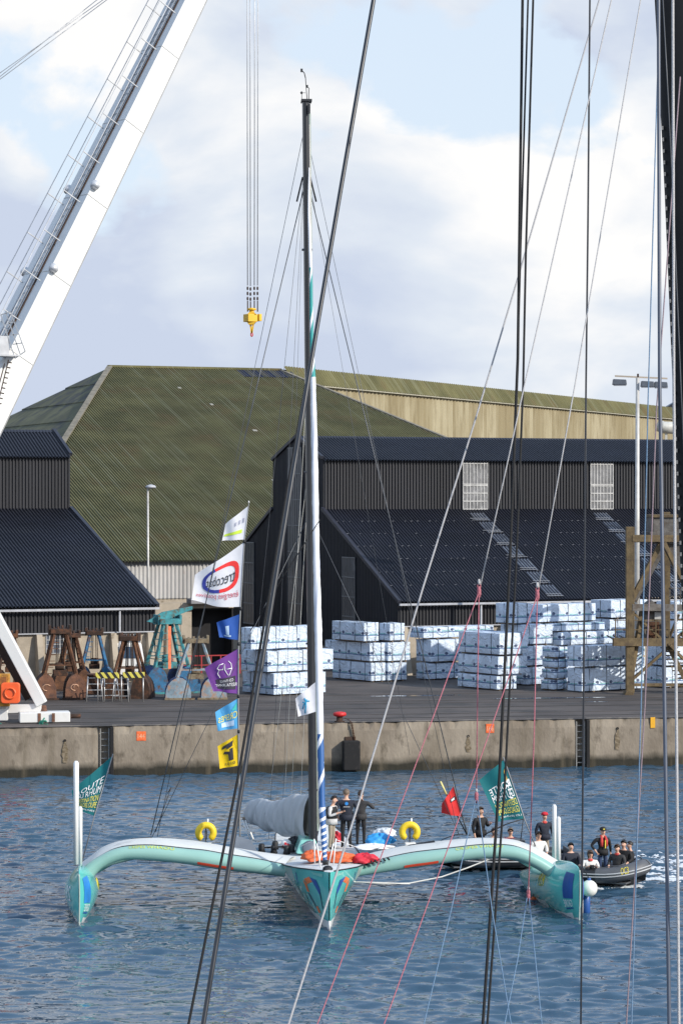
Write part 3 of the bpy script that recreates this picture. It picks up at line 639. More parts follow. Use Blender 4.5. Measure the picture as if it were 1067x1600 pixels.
def pack(D, xl, xc, xr, yt, yb, label, ground=False, yaw=0.0, tint=None):
    s = F / D; a = max(.7, (xc - xl) / s / sP); bb = max(.7, (xr - xc) / s / cP)
    p0 = P(xc, yb, D); p1 = P(xc, yt, D); z0 = QZ if ground else p0.z; h = p1.z - z0
    root = thing('timber_pack', label, 'timber pack', (p0.x, p0.y, z0), PHI + yaw, 'white wrapped timber packs stacked on the quay', wp=False)
    r = random.Random(int(xc * 7 + yt * 3)); hb = .07
    sag = r.uniform(.01, .035)
    def face(b, o, U, V, lu, lv, nrm, nu, nv):
        def fn(i, j):
            q = o + U * (lu * i) + V * (lv * j)
            e = min(i, 1 - i, j, 1 - j)
            puff = .022 * math.sin(math.pi * i * max(1, round(lu / 1.1))) ** 2 * math.sin(math.pi * j)
            inn = -.03 if e < 1e-6 else 0
            c = Vector((bb / 2, a / 2, h / 2)); d = (c - q).normalized()
            n_ = (math.sin(q.x * 3.1 + q.z * 5 + xc) + math.sin(q.y * 4.3 - q.z * 3 + yt)) * .009
            if e < 1e-6: return q + d * .025
            return q + nrm * (puff + n_) + inn * nrm
        b.grid(fn, nu, nv)
    b = MB(); nu, na, nh = max(6, int(bb * 5)), max(6, int(a * 5)), 7
    o = Vector((0, 0, hb)); H = h - hb
    face(b, o, X_, Z_, bb, H, -Y_, nu, nh); face(b, o + Y_ * a, -Y_ * 1.0, Z_, a, H, -X_, na, nh)
    face(b, o + Z_ * H, X_, Y_, bb, a, Z_, nu, na)
    face(b, o + X_ * bb, Y_, Z_, a, H, X_, na, nh); face(b, o + X_ * bb + Y_ * a, -X_, Z_, bb, H, Y_, nu, nh)
    b.poly([(0, 0, hb), (0, a, hb), (bb, a, hb), (bb, 0, hb)])
    w = b.build('wrapping', M_pack, root)
    st = MB()
    k = max(2, int(round(bb / 1.25)))
    for i in range(k): x = bb * (i + .5 + r.uniform(-.12, .12)) / k; st.box((x, -.012, hb + H / 2), (.022, .03, H * .98)); st.box((x, a / 2, hb + H + .012), (.022, a, .03))
    k = max(1, int(round(a / 1.3)))
    for i in range(k): y = a * (i + .5 + r.uniform(-.1, .1)) / k; st.box((-.012, y, hb + H / 2), (.03, .022, H * .98))
    st.build('straps', M_strap, root)
    for i in range(2): part('bearer', root, M_wood, lambda b: b.box((bb * (.2 + .6 * i), a / 2, hb / 2 + .002), (.09, a * .96, hb - .004)))
    return root
stacks = [
 ('in the lit stack just left of the mast', 145, [(376, 428, 509, 1053, 1087), (375, 418, 522, 1018, 1052), (376, 392, 502, 981, 1017)]),
 ('in the blue shaded stack just right of the mast', 156, [(520, 580, 603, 1036, 1066), (506, 578, 602, 1005, 1035), (518, 569, 592, 973, 1004)]),
 ('in the narrow stack third from the left', 156.5, [(599, 606, 636, 1036, 1066), (598, 606, 642, 1004, 1035), (593, 609, 633, 974, 1003)]),
 ('in the small lit stack in the gap at the middle', 157.7, [(650, 668, 721, 1037, 1064), (650, 673, 722, 1000, 1036), (640, 661, 775, 981, 999)]),
 ('in the stack with shaded long sides right of the gap', 149, [(717, 776, 808, 1057, 1081), (719, 778, 826, 1026, 1056), (720, 780, 828, 990, 1025)]),
 ('in the short stack squeezed beside the widest front stack', 149, [(846, 864, 887, 1063, 1081), (847, 865, 888, 1046, 1062), (848, 867, 889, 1030, 1045), (848, 866, 889, 1011, 1029)]),
 ('in the wide front stack behind the tower leg', 147.5, [(888, 908, 1015, 1045, 1081), (888, 907, 1014, 1010, 1044)]),
 ('in the tall stack behind the shaded one', 153, [(790, 822, 866, 1043, 1074), (790, 822, 866, 1010, 1042), (784, 816, 866, 977, 1009), (776, 800, 832, 943, 976)]),
 ('in the high stack behind the wide front stack', 155, [(835, 862, 960, 1040, 1070), (835, 862, 960, 1011, 1039), (850, 876, 968, 989, 1010), (846, 862, 952, 975, 988), (817, 841, 938, 945, 974)]),
 ('in the far stack behind the tower cabin', 161, [(930, 952, 1012, 1029, 1060), (930, 952, 1012, 1000, 1028), (928, 952, 1014, 968, 999), (926, 954, 1016, 938, 967)]),
 ('in the stack right of the tower leg', 151, [(1012, 1038, 1090, 1043, 1077), (1013, 1040, 1090, 1008, 1042)]),
 ('in the far stack at the right edge', 158, [(1030, 1052, 1110, 1030, 1063), (1030, 1052, 1110, 1000, 1029), (1030, 1053, 1110, 970, 999), (1028, 1052, 1110, 940, 969)]),
]
LV = {2: ['lower', 'upper'], 3: ['bottom', 'middle', 'top'], 4: ['bottom', 'second lowest', 'second highest', 'top'], 5: ['bottom', 'second lowest', 'middle', 'second highest', 'top']}
for desc, D, ps in stacks:
    for i, (xl, xc, xr, yt, yb) in enumerate(ps):
        pack(D * K, xl, xc, xr, yt, yb, 'white wrapped timber pack, %s %s' % (LV[len(ps)][i], desc), i == 0, rnd.uniform(-.02, .02))

# ================================================================== clamshell grabs
def rusty(name, c, w, **kw): return mat(name, c, .85, .1, var=.35, vs=2.5, wear=w, ws=3.2, wthr=(.48, .64), bump=.35, bs=14, **kw)
M_r1 = rusty('rust_brown', (.085, .038, .02), (.17, .075, .035)); M_r2 = rusty('rust_dark', (.04, .022, .015), (.12, .05, .025)); M_r3 = rusty('rust_orange_shell', (.16, .075, .045), (.09, .05, .04))
M_bl = rusty('worn_blue_paint', (.03, .13, .26), (.10, .05, .03)); M_te = rusty('worn_teal_paint', (.05, .24, .27), (.10, .07, .04)); M_bd = rusty('deep_blue_paint', (.012, .05, .16), (.03, .04, .07))
M_pl = rusty('pale_blue_paint', (.22, .30, .36), (.36, .22, .15)); M_gb = rusty('grey_brown_paint', (.22, .18, .12), (.10, .05, .03))
def grab(label, px, ybase, wpx, hpx, m_arm, m_head, m_shell, m_side, yaw, opn=1.0, shell_w=1.5, logo=False, ladder=True, jib=None):
    D = DG(ybase); s = F / D; W = wpx / s; H = hpx / s; sc = H / 4.0
    root = thing('clamshell_grab', label, 'grab', G(px, D), yaw, 'clamshell grabs parked before the warehouse', wp=False)
    hw, dp = W / 2, shell_w; zs = H * .30
    for sg in (-1, 1):     # the two shells
        b = MB(); cx = sg * hw * .52; rad_x, rad_z = hw * .5, H * .30; n = 10
        arc = []
        for i in range(n + 1):
            a = math.pi * i / n; arc.append((cx + math.cos(a) * rad_x * .92 * (1 if math.cos(a) * sg > 0 else .8), .02 + max(0, math.sin(a)) ** .75 * rad_z * 1.15))
        for side in (-1, 1):  # tombstone cheek plates
            b.cur = 1; b.prism([(x, side * dp / 2, z) for x, z in arc] + ([]), (0, side * .05, 0))
        b.cur = 0
        for i in range(n):
            (x0, z0), (x1, z1) = arc[i], arc[i + 1]
            b.add([(x0, -dp / 2, z0), (x0, dp / 2, z0), (x1, dp / 2, z1), (x1, -dp / 2, z1)], [(0, 1, 2, 3)], True)
        sh = b.build('shell', [m_shell, m_side], root)
        part('lip', sh, m_head, lambda b: b.box((cx, -dp / 2 - .06, .06), (rad_x * 1.9, .06, .1)))
        if logo:
            q = MB(); q.tube([(cx + .22 * math.cos(a * .7 + .6), -dp / 2 - .06, H * .17 + .16 * math.sin(a * .7 + .6)) for a in range(7)], .025, 4)
            if sg > 0: q.tube([(cx + .05 + .12 * math.cos(a * .9), -dp / 2 - .06, H * .17 + .14 * math.sin(a * .9)) for a in range(5)], .02, 4)
            q.build('chalk_mark', M_chalk, sh)
        for sy in (-1, 1):     # arms from shell to head
            part('arm', root, m_arm, lambda b: b.bar((sg * hw * .62, sy * dp * .42, H * .30), (sg * hw * .22, sy * dp * .22, H * .9), .17 * sc, .15 * sc), .012)
            part('arm_foot', root, m_arm, lambda b: b.bar((sg * hw * .72, sy * dp * .42, H * .22), (sg * hw * .55, sy * dp * .42, H * .36), .26 * sc, .2 * sc))
        if ladder:
            for k in range(6):
                f = .1 + k * .14; x = sg * hw * (.62 - .4 * f); z = H * (.30 + .6 * f)
                part('ladder_rung', root, m_arm, lambda b: b.bar((x, -dp * (.42 - .2 * f), z), (x, dp * (.42 - .2 * f), z), .04))
                if sg < 0: part('ladder_rung', root, m_arm, lambda b: b.bar((x, -dp * (.42 - .2 * f), z), (x + hw * .26, -dp * (.42 - .2 * f), z), .035))
    part('head_block', root, m_head, lambda b: (b.box((0, 0, H * .93), (hw * .72, dp * .62, H * .07)), b.box((-hw * .38, 0, H * .95), (.12, dp * .5, H * .13)), b.box((hw * .38, 0, H * .95), (.12, dp * .5, H * .13))), .015)
    for k in range(4): part('sheave', root, m_head, lambda b: b.lathe((-hw * .25 + k * hw * .155, 0, H * (.95 + .012 * ((k * 7) % 3))), [(.12 * sc, 0), (.17 * sc, .0), (.13 * sc, .05), (.17 * sc, .1), (.12 * sc, .1)], 14, (1, 0, 0)))
    part('lower_block', root, m_head, lambda b: (b.box((0, 0, H * .36), (hw * .5, dp * .5, H * .08)), b.lathe((-.25 * sc, 0, H * .44), [(.2 * sc, 0), (.24 * sc, .05), (.24 * sc, .4), (.2 * sc, .45)], 12, (1, 0, 0))), .012)
    part('hoist_ropes', root, M_iron, lambda b: [b.tube([(x, y, H * .4), (x * .7, y * .8, H * .93)], .018, 5) for x in (-.2, -.1, .1, .2) for y in (-.1, .1)])
    part('cross_tie', root, m_arm, lambda b: (b.bar((-hw * .5, -dp * .35, H * .47), (hw * .5, -dp * .35, H * .47), .06), b.bar((-hw * .5, dp * .35, H * .47), (hw * .5, dp * .35, H * .47), .06)))
    if jib:
        part('top_lever', root, jib, lambda b: b.prism([(-hw * .75, -dp * .1, H * .93), (-hw * .4, -dp * .1, H * .9), (hw * .85, -dp * .1, H * 1.08), (hw * .85, -dp * .1, H * 1.12), (-hw * .2, -dp * .1, H * 1.05)], (0, .2, 0)), .01)
        part('measuring_board', root, M_orbd, lambda b: b.box((-hw * .12, -dp * .5, H * .6), (.16, .04, H * .55)))
    return root
M_chalk = mat('chalk_paint', (.55, .33, .22), .9); M_orbd = mat('orange_board', (.7, .18, .08), .7, var=.3, vs=9)
grab('tall rusty open grab with brown shells and chalk marks left of the ladders', 94, 1092, 84, 114, M_r1, M_r2, M_r2, M_r3, .18, logo=True)
grab('rusty grab half hidden behind the tall rusty open one', 112, 1078, 62, 92, M_r1, M_r2, M_r2, M_r1, .3, shell_w=1.2)
grab('rusty grab cut by left photo edge behind the white crane leg', 16, 1080, 58, 94, M_r2, M_r1, M_r2, M_r1, .1)
grab('blue framed grab with ladder sides between two rusty ones', 148, 1074, 64, 92, M_bl, M_r2, M_bl, M_bl, .05, shell_w=1.5)
grab('leaning dark rusty grab with rounded brown shell', 203, 1090, 74, 100, M_r1, M_r2, M_r2, M_r2, -.1, ladder=False)
grab('big teal grab with raised lever and orange board', 262, 1082, 92, 120, M_te, M_te, M_bd, M_bl, .35, shell_w=2.1, jib=M_te)
grab('smaller blue grab with pale open shells left of the purple flag', 306, 1092, 98, 98, M_pl, M_gb, M_bd, M_pl, .1, shell_w=1.3, ladder=False)

# crates and small gear among the grabs
M_wire = mat('aluminium_tube', (.5, .5, .5), .4, .6)
def trestle(px, yb, label, dx=0.0):
    D = DG(yb); t = thing('step_trestle', label, 'trestle', G(px, D), .15 + dx, 'aluminium trestles before the grabs', wp=False)
    for sx in (-.32, .32):
        for sy in (-.35, .35): part('leg', t, M_wire, lambda b: b.tube([(sx + sx * .3, sy, 0), (sx, sy * .25, 1.25)], .028, 6))
    part('rung', t, M_wire, lambda b: [b.bar((-.32 - .08 * (1 - z / 1.25), -.35 + .26 * z / 1.25, z), (.32 + .08 * (1 - z / 1.25), -.35 + .26 * z / 1.25, z), .05, .03) for z in (.3, .6, .9, 1.2)])
trestle(148, 1096, 'left aluminium step trestle before the grabs'); trestle(172, 1095, 'middle aluminium step trestle under the striped barrier', .3); trestle(190, 1096, 'right aluminium step trestle under the striped barrier', -.2)
M_hz = None
def hazard():
    m = bpy.data.materials.new('hazard_stripes'); m.use_nodes = True; t = m.node_tree; b = t.nodes['Principled BSDF']; b.inputs['Roughness'].default_value = .6
    tcn = N(t, 'ShaderNodeTexCoord'); mp = N(t, 'ShaderNodeMapping'); mp.inputs['Rotation'].default_value = (0, math.radians(35), 0)
    wv = N(t, 'ShaderNodeTexWave'); wv.inputs['Scale'].default_value = 1.1; t.links.new(tcn.outputs['Object'], mp.inputs[0]); t.links.new(mp.outputs[0], wv.inputs['Vector'])
    rp = N(t, 'ShaderNodeValToRGB'); rp.color_ramp.interpolation = 'CONSTANT'; rp.color_ramp.elements[0].color = (.02, .02, .02, 1); rp.color_ramp.elements[1].position = .5; rp.color_ramp.elements[1].color = (.62, .55, .10, 1)
    t.links.new(wv.outputs[0], rp.inputs[0]); t.links.new(rp.outputs[0], b.inputs['Base Color']); return m
M_hz = hazard()
HB = thing('striped_barrier', 'yellow and black striped barrier board across the trestles', 'barrier', G(188, DG(1096), QZ), .02, wp=False)
part('board', HB, M_hz, lambda b: (b.box((-.62, -.4, 1.35), (1.2, .06, .3)), b.box((.72, -.4, 1.37), (1.1, .06, .3))), .02)
part('leg', HB, M_wire, lambda b: [b.tube([(x, -.4, 0), (x, -.4, 1.3)], .03, 6) for x in (-1.1, .1, 1.2)])
CR = thing('scrap_crate', 'small dark scrap bin between the blue grab and trestles', 'bin', G(160, DG(1084)), .1, wp=False)
part('bin_body', CR, M_r2, lambda b: b.box((0, 0, .5), (1.5, 1.0, 1.0)), .03); part('bin_rim', CR, M_r1, lambda b: b.box((0, 0, 1.02), (1.6, 1.1, .08)))
PW = thing('parked_van', 'white van front seen through the leaning rusty grab', 'van', G(199, DG(1066)), .1, wp=False)
M_van = mat('white_van_paint', (.75, .75, .74), .35, var=.04)
part('body', PW, M_van, lambda b: b.prism([(-.95, 0, .35), (.95, 0, .35), (.95, 0, 1.3), (.8, 0, 2.2), (-.8, 0, 2.2), (-.95, 0, 1.3)], (0, 3.5, 0)), .08)
part('windscreen', PW, mat('van_glass', (.05, .09, .15), .1), lambda b: b.prism([(-.8, -.03, 1.35), (.8, -.03, 1.35), (.68, -.03, 2.0), (-.68, -.03, 2.0)], (0, .05, 0)))
for sx in (-.7, .7): part('headlight', PW, M_wire, lambda b: b.box((sx, -.03, .95), (.3, .08, .18)), .02)
for sx in (-.8, .8): part('wheel', PW, M_rubber, lambda b: b.lathe((sx - .1, .7, .33), [(.33, 0), (.33, .2)], 14, (1, 0, 0)))

# ================================================================== harbour crane
M_cw = mat('crane_white_paint', (.68, .68, .665), .5, var=.05, vs=.25, wear=(.55, .51, .45), ws=1.2, wthr=(.62, .80), stretch=(1, 1, .35))
M_rail2 = mat('galvanised_rail', (.42, .43, .45), .45, .5)
CRN = thing('harbour_crane', 'huge white box girder harbour crane standing at the left', 'crane', (-21, 128, QZ))
c0, c1 = P(14, 560, 138 * K), P(293, 0, 145 * K)
bd = (c1 - c0).normalized(); LB = (c1 - c0).length
ns_ = bd.cross(Vector((0, 0, 1))).normalized(); nt_ = ns_.cross(bd).normalized()
if ns_.y > 0: ns_ = -ns_
if nt_.z < 0: nt_ = -nt_
def bx(t, a, c):   # along boom t metres from c0, a across top (towards ns_), c up (nt_), in half-widths
    f = t / LB; wt = (2.75 - .75 * f) * K; wsd = (1.62 - .42 * f) * K
    return c0 + bd * t + ns_ * (a * wt / 2) + nt_ * (c * wsd / 2)
TA, TB = -14, LB * 1.36
b = MB()
ring = lambda t: [bx(t, -1, -1), bx(t, 1, -1), bx(t, 1, 1), bx(t, -1, 1)]
NS = 16
for i in range(NS):
    t0, t1 = TA + (TB - TA) * i / NS, TA + (TB - TA) * (i + 1) / NS; r0, r1_ = ring(t0), ring(t1)
    for j in range(4): b.add([r0[j], r0[(j + 1) % 4], r1_[(j + 1) % 4], r1_[j]], [(0, 1, 2, 3)])
b.poly(ring(TA)[::-1]); b.poly(ring(TB)); boom = b.build('boom', M_cw, CRN); M_seam = mat('weld_seam_paint', (.52, .52, .51), .6)
for q in range(-2, 9): part('weld_seam', CRN, M_seam, lambda b: (b.bar(bx(q * 4.6, 1.008, -1), bx(q * 4.6, 1.008, 1), .03, .03), b.bar(bx(q * 4.6, -1, 1.008), bx(q * 4.6, 1, 1.008), .03, .03)))
part('boom_seam', CRN, mat('grey_seam', (.3, .3, .3), .6), lambda b: b.bar(bx(TA, 1.0, -1.0), bx(TB, 1.0, -1.0), .05, .05))
# walkway on the upper face with ladder rungs, stanchions, handrails
part('walkway_ladder', CRN, M_rail2, lambda b: ([b.bar(bx(TA, a, 1.06), bx(TB, a, 1.06), .05, .08) for a in (-.35, .05)] + [b.bar(bx(t * .42, -.35, 1.1), bx(t * .42, .05, 1.1), .035) for t in range(int(TA / .42), int(TB / .42))]))
part('cable_tray', CRN, M_iron, lambda b: b.bar(bx(TA, .3, 1.05), bx(TB, .3, 1.05), .1, .06))
k = 0; t = -3.0
while t < TB:
    st = bx(t, -.75, 1.0); st2 = bx(t, .62, 1.0)
    part('stanchion', CRN, M_rail2, lambda b: (b.bar(st, st + nt_ * 1.15 * K, .045), b.bar(st2, st2 + nt_ * 1.15 * K, .045)))
    t += 2.52 * K
part('handrail', CRN, M_rail2, lambda b: [b.bar(bx(TA + 10, a, 1.0) + nt_ * h, bx(TB, a, 1.0) + nt_ * h, .035) for a in (-.75, .62) for h in (1.15 * K, .6 * K)])
M_lamp = mat('boom_lamp_shell', (.55, .56, .58), .35, .3)
for (px, py) in ((142, 286), (74, 414)):
    tt = min((((533.5 + F * q.x / q.y) - px) ** 2 + ((HY - F * (q.z - CZ) / q.y) - py) ** 2, tq) for tq in [i * .1 for i in range(-60, 400)] for q in [bx(tq, 1.0, .9)])[1]
    for a, nm in ((1.12, 'boom_lamp'), (-1.15, 'boom_lamp')):
        c = bx(tt, a, .9); part(nm, CRN, M_lamp, lambda b: b.lathe(c, [(.05, -.28), (.2, -.16), (.26, .05), (.2, .18), (.05, .2)], 12, -bd + ns_ * .3))
# service platform near the boom foot
pc = P(18, 520, 136.4 * K)
pl = part('service_platform', CRN, M_rail2, lambda b: (b.box(P(10, 556, 136 * K), (1.1, 1.2, .08), .4), b.box(P(4, 540, 136 * K), (.5, .8, .9), .4)))
part('platform_rail', pl, M_rail2, lambda b: ([b.bar(P(x0, y0, 135.7 * K), P(x1, y1, 135.7 * K), .05) for x0, y0, x1, y1 in ((2, 492, 17, 487), (17, 487, 40, 549), (2, 492, 24, 560), (24, 560, 40, 549), (8, 508, 24, 502), (17, 524, 29, 522), (21, 538, 35, 536), (10, 489, 32, 553))]))
part('access_ladder', CRN, M_iron, lambda b: ([b.bar(P(x, 562 - (x - 14), 135.5 * K), P(x - 19, 640, 135.5 * K), .05) for x in (14, 8)] + [b.bar(P(14 - 2.0 * q, 566 + 8 * q, 135.5 * K), P(19 - 2.0 * q, 567 + 8 * q, 135.5 * K), .06) for q in range(9)]))
tipc = bx(TB, 0, 0)
for i, (a, c) in enumerate(((( -5, 118), (168, -5)), ((-5, 124), (158, -5)), ((-5, 128), (175, -6)))):
    p, q = P(*a, 150 * K), P(*c, 154 * K); part('pendant_rope', CRN, M_rail2, lambda b: b.tube([p - (q - p) * .6, q + (q - p) * .9], .022, 5))
# body at left, mostly outside the photograph
part('tower', CRN, M_cw, lambda b: b.tube([Vector((-21.6, 128, QZ + 2.5)), Vector((-21.6, 128, 13.5)), ], [1.5, 1.2], 16))
part('machinery_house', CRN, M_cw, lambda b: b.box((-25.2, 126.3, 14.2), (6.5, 3.6, 3.4), .5), .1)
part('chassis', CRN, M_cw, lambda b: b.box((-22.2, 126.5, QZ + 1.75), (9.0, 5.0, 1.3), QA), .05)
fpt = G(69, DG(1128))
d0 = P(2, 992, fpt.y - .4)
part('outrigger_strut', CRN, M_cw, lambda b: (b.bar(P(66, 1100, fpt.y), P(-40, 900, fpt.y), .50, .62, (0, -1, 0))), .03)
part('outrigger_brace', CRN, M_iron, lambda b: b.bar(P(46, 1092, fpt.y + .8), P(-10, 990, fpt.y + .8), .3, .35))
part('outrigger_beam', CRN, M_cw, lambda b: b.bar(P(66, 1106, fpt.y), P(-60, 1110, fpt.y), .3, .38), .02)
part('beam_bracket', CRN, M_cw, lambda b: b.box(P(6, 1116, fpt.y), (.42, .4, .55)), .02)
part('foot_joint', CRN, M_r3, lambda b: (b.lathe(P(68, 1114, fpt.y) - Vector((0, 0, .2)), [(.38, 0), (.3, .15), (.18, .3), (.14, .55)], 14), b.box(P(54, 1117, fpt.y - .1), (.5, .5, .18)), b.box(P(86, 1117, fpt.y - .1), (.5, .4, .18))), .01)
part('foot_pad', CRN, M_cw, lambda b: b.box(G(70, fpt.y - .3, QZ + .27), (2.3, 1.0, .46), QA), .03)
part('pad_gap', CRN, M_r3, lambda b: [b.box(G(x, fpt.y - .83, QZ + .27), (.14, .06, .4), QA) for x in (62, 84)])
part('pad_bolt', CRN, M_r2, lambda b: b.tube([G(104, fpt.y - .4, QZ + .3), G(126, fpt.y - .2, QZ + .3)], .11, 8))
M_orl = mat('orange_locker', (.80, .12, .03), .45, var=.1)
LBX = thing('lifebuoy_locker', 'orange lifebuoy locker on the crane leg at far left', 'locker', P(16, 1098, fpt.y - .8))
def rr_box(b, c, w, h, d, r=.14):
    pts = []
    for cx_, cz_, a0 in ((w / 2 - r, h / 2 - r, 0), (-w / 2 + r, h / 2 - r, 90), (-w / 2 + r, -h / 2 + r, 180), (w / 2 - r, -h / 2 + r, 270)):
        for q in range(5): a = math.radians(a0 + q * 22.5); pts.append(Vector(c) + Vector((cx_ + r * math.cos(a), 0, cz_ + r * math.sin(a))))
    b.prism(pts, (0, d, 0))
lc = P(16.5, 1083, fpt.y - .8)
part('case', LBX, M_orl, lambda b: rr_box(b, lc, .86, .95, .3), .03)
part('ring_emboss', LBX, M_orl, lambda b: b.tube([lc + Vector((.24 * math.cos(a * .5236), -.03, .24 * math.sin(a * .5236))) for a in range(13)], .05, 6, False))
part('bracket', LBX, M_cw, lambda b: b.bar(lc + Vector((0, .3, .2)), P(10, 1106, fpt.y - .15), .12), 0)
YC = thing('yellow_cabinet', 'rusty yellow cabinet beside the orange lifebuoy locker', 'cabinet', P(5, 1100, fpt.y - .4))
part('cabinet_body', YC, rusty('rusty_yellow', (.50, .26, .04), (.25, .10, .03)), lambda b: b.box(P(3, 1078, fpt.y - .35), (.75, .4, 1.5)), .03)
part('cabinet_door', YC, rusty('rusty_orange_door', (.40, .16, .04), (.2, .08, .03)), lambda b: b.box(P(2, 1078, fpt.y - .57), (.5, .04, 1.2)), .01)
M_grn = mat('green_rope', (.03, .22, .15), .8)
gr_pts = [P(-5, 1126, fpt.y - 1), P(8, 1136, fpt.y - 1.2), P(30, 1138, fpt.y - 1.4), P(52, 1136, fpt.y - 1.4), P(62, 1133, fpt.y - 1.3), P(70, 1122, fpt.y - .95)]
gb = MB(); gb.tube(gr_pts, .035, 6)
for q in range(5): gb.tube([P(66 + q * 1.2 + 4 * math.cos(a), 1131 + 5 * math.sin(a), fpt.y - 1.2 - .03 * q) for a in [i * .7 for i in range(9)]], .035, 5)
single('green_rope', gb, M_grn, 'green mooring rope trailing from the crane foot pad', 'rope')
# hoist ropes with chains, and the hook block hanging from the boom tip
HD = 148 * K
for x0, x1, ych in ((387, 386, 446), (391.5, 390.5, 447), (397.5, 398.5, 446), (402.5, 403.5, 446)):
    hr = part('hoist_rope', CRN, M_rail2, lambda b: b.tube([P(x1, -260, HD), P(x0, ych, HD)], .026, 5))
    for q in range(3):
        yy = ych + 1 + q * 8.0; part('shackle', hr, M_iron, lambda b: b.lathe(P(x0, yy + 3.5, HD), [(.02, -.10), (.05, -.05), (.05, .05), (.02, .10)], 8))
    part('chain', hr, M_iron, lambda b: b.tube([P(x0, ych + 24, HD), P(x0, 487 if abs(x0 - 395) > 6 else 482, HD)], .035, 5))
M_hk = mat('crane_yellow', (.72, .42, .02), .45, var=.12, vs=3)
HK = thing('hook_block', 'yellow crane hook block hanging in the sky', 'hook block', P(393, 526, HD))
hs_ = F / HD
part('housing', HK, M_hk, lambda b: b.box(P(391.5, 497, HD), (17 / hs_, .55, 12 / hs_), .55), .02)
part('counterweight', HK, M_hk, lambda b: b.box(P(403, 496.5, HD + .2), (5 / hs_, .6, 11 / hs_), .55), .02)
part('top_swivel', HK, M_hk, lambda b: (b.lathe(P(393.5, 491, HD), [(.2, 0), (.14, .1), (.12, .2), (.24, .22), (.24, .3), (.1, .34)], 12), b.prism([P(386, 491, HD - .2), P(401, 491, HD - .2), P(396.5, 487.5, HD - .2), P(390, 487.5, HD - .2)], (0, .35, 0))), 0)
part('lower_cheek', HK, M_hk, lambda b: b.prism([P(386, 503, HD - .2), P(400, 503, HD - .2), P(396, 507, HD - .2), P(389, 507, HD - .2)], (0, .4, 0)), 0)
part('hook_shank', HK, M_hk, lambda b: (b.bar(P(391.5, 506, HD), P(393.2, 520, HD), .09), b.bar(P(396, 506, HD), P(393.8, 520, HD), .09)), 0)
part('hook', HK, M_red, lambda b: b.tube([P(393.5 + 1.4 * math.sin(a), 522.7 - 2.9 * math.cos(a), HD) for a in [i * .52 for i in range(13)]], .035, 6, False))

# ================================================================== lamp posts
M_post = mat('grey_lamp_post', (.48, .47, .45), .5, .2)
D = 170 * K; LP = thing('lamp_post', 'slim street lamp standing before the green roof', 'lamp post', G(232, D))
part('pole', LP, M_post, lambda b: b.tube([G(232, D), P(231.5, 763, D)], [.09, .055], 8))
part('lamp_head', LP, M_gut, lambda b: b.lathe(P(236, 761, D), [(.05, -.1), (.3, -.05), (.34, 0), (.25, .1), (.05, .16)], 14))
part('arm', LP, M_post, lambda b: b.bar(P(231.5, 763, D), P(236, 760, D), .07))
D = 157 * K; LM = thing('floodlight_mast', 'tall grey mast with three floodlights behind the steel tower', 'lamp post', G(994, D))
part('pole', LM, M_post, lambda b: b.tube([G(994, D), P(995.5, 590, D)], [.17, .10], 12))
part('crossarm', LM, mat('brown_crossarm', (.4, .34, .27), .6), lambda b: b.bar(P(960, 587.5, D), P(1042, 591.5, D), .09))
part('finial', LM, M_iron, lambda b: b.bar(P(996, 592, D), P(996, 584, D), .1))
for x0, x1, y in ((957, 979, 597), (1001, 1022, 600), (1022, 1043, 601)):
    fl = part('floodlight', LM, M_fl if 'M_fl' in globals() else mat('floodlight_shell', (.10, .115, .14), .4, .2), lambda b: b.prism([P(x0, y + 4, D - .3), P(x1, y + 4, D - .3), P(x1 - 1, y - 4, D - .3), P(x0 + 1, y - 5, D - .3)], (0, .5, 0)), .03)
    part('lens', fl, M_gut, lambda b: b.box(P((x0 + x1) / 2, y + 5, D - .05), (.7, .4, .05)))

# ================================================================== steel loading tower at right
M_tw = rusty('olive_yellow_steel', (.135, .098, .05), (.085, .06, .036))
M_tg = rusty('grey_brown_plate', (.13, .12, .11), (.09, .07, .055))
D = DG(1085); TW = thing('loading_tower', 'olive steel loading tower with hopper and cabin by the timber', 'tower', G(984, D))
Db = D + 5.0
def lg(px, Dd, y0, y1, w=.44): part('column', TW, M_tw, lambda b: b.bar(P(px, y0, Dd), P(px, y1, Dd), w, w, (0, -1, 0)), .02)
lg(983.5, D, 1083, 823); lg(1092, D + .8, 1090, 800)
lg(1040, Db, 1062, 800, .4); lg(1120, Db + .8, 1062, 800, .4)
part('column_foot', TW, M_tw, lambda b: b.prism([P(975, 1086, D - .5), P(990, 1087, D - .5), P(988, 1080, D - .5), P(978, 1080, D - .5)], (0, 1.0, 0)), .02)
for y in (841, 949): part('cross_beam', TW, M_tw if y == 841 else M_tg, lambda b: b.bar(P(986, y, D - .1), P(1092, y + 1, D + .7), .3, .36), .01)
part('platform_beam', TW, M_tw, lambda b: b.bar(P(957, 1003, D - .35), P(1095, 1004, D + .5), .25, .42), .01)
part('platform_grating', TW, M_tg, lambda b: [b.bar(P(957, 998, D - .3).lerp(P(1095, 998, D + .5), q / 14), P(957, 998, D - .3).lerp(P(1095, 998, D + .5), q / 14) + Vector((0, 3.2, 0)), .04, .08) for q in range(15)])
part('low_tie', TW, M_tw, lambda b: b.bar(P(985, 1070, D), P(1092, 1070, D + .8), .16, .16))
for x0, y0, x1, y1, w in ((985, 940, 1032, 848, .24), (985, 1060, 1002, 955, .2), (986, 1063, 1048, 1008, .14), (986, 955, 1045, 1010, .12), (1046, 1008, 1067, 1030, .14), (1036, 848, 1067, 910, .22), (1060, 960, 1040, 1008, .12), (1043, 1008, 1070, 985, .12)):
    part('brace', TW, M_tw, lambda b: b.bar(P(x0, y0, D + .05), P(x1, y1, D + .4), w, w))
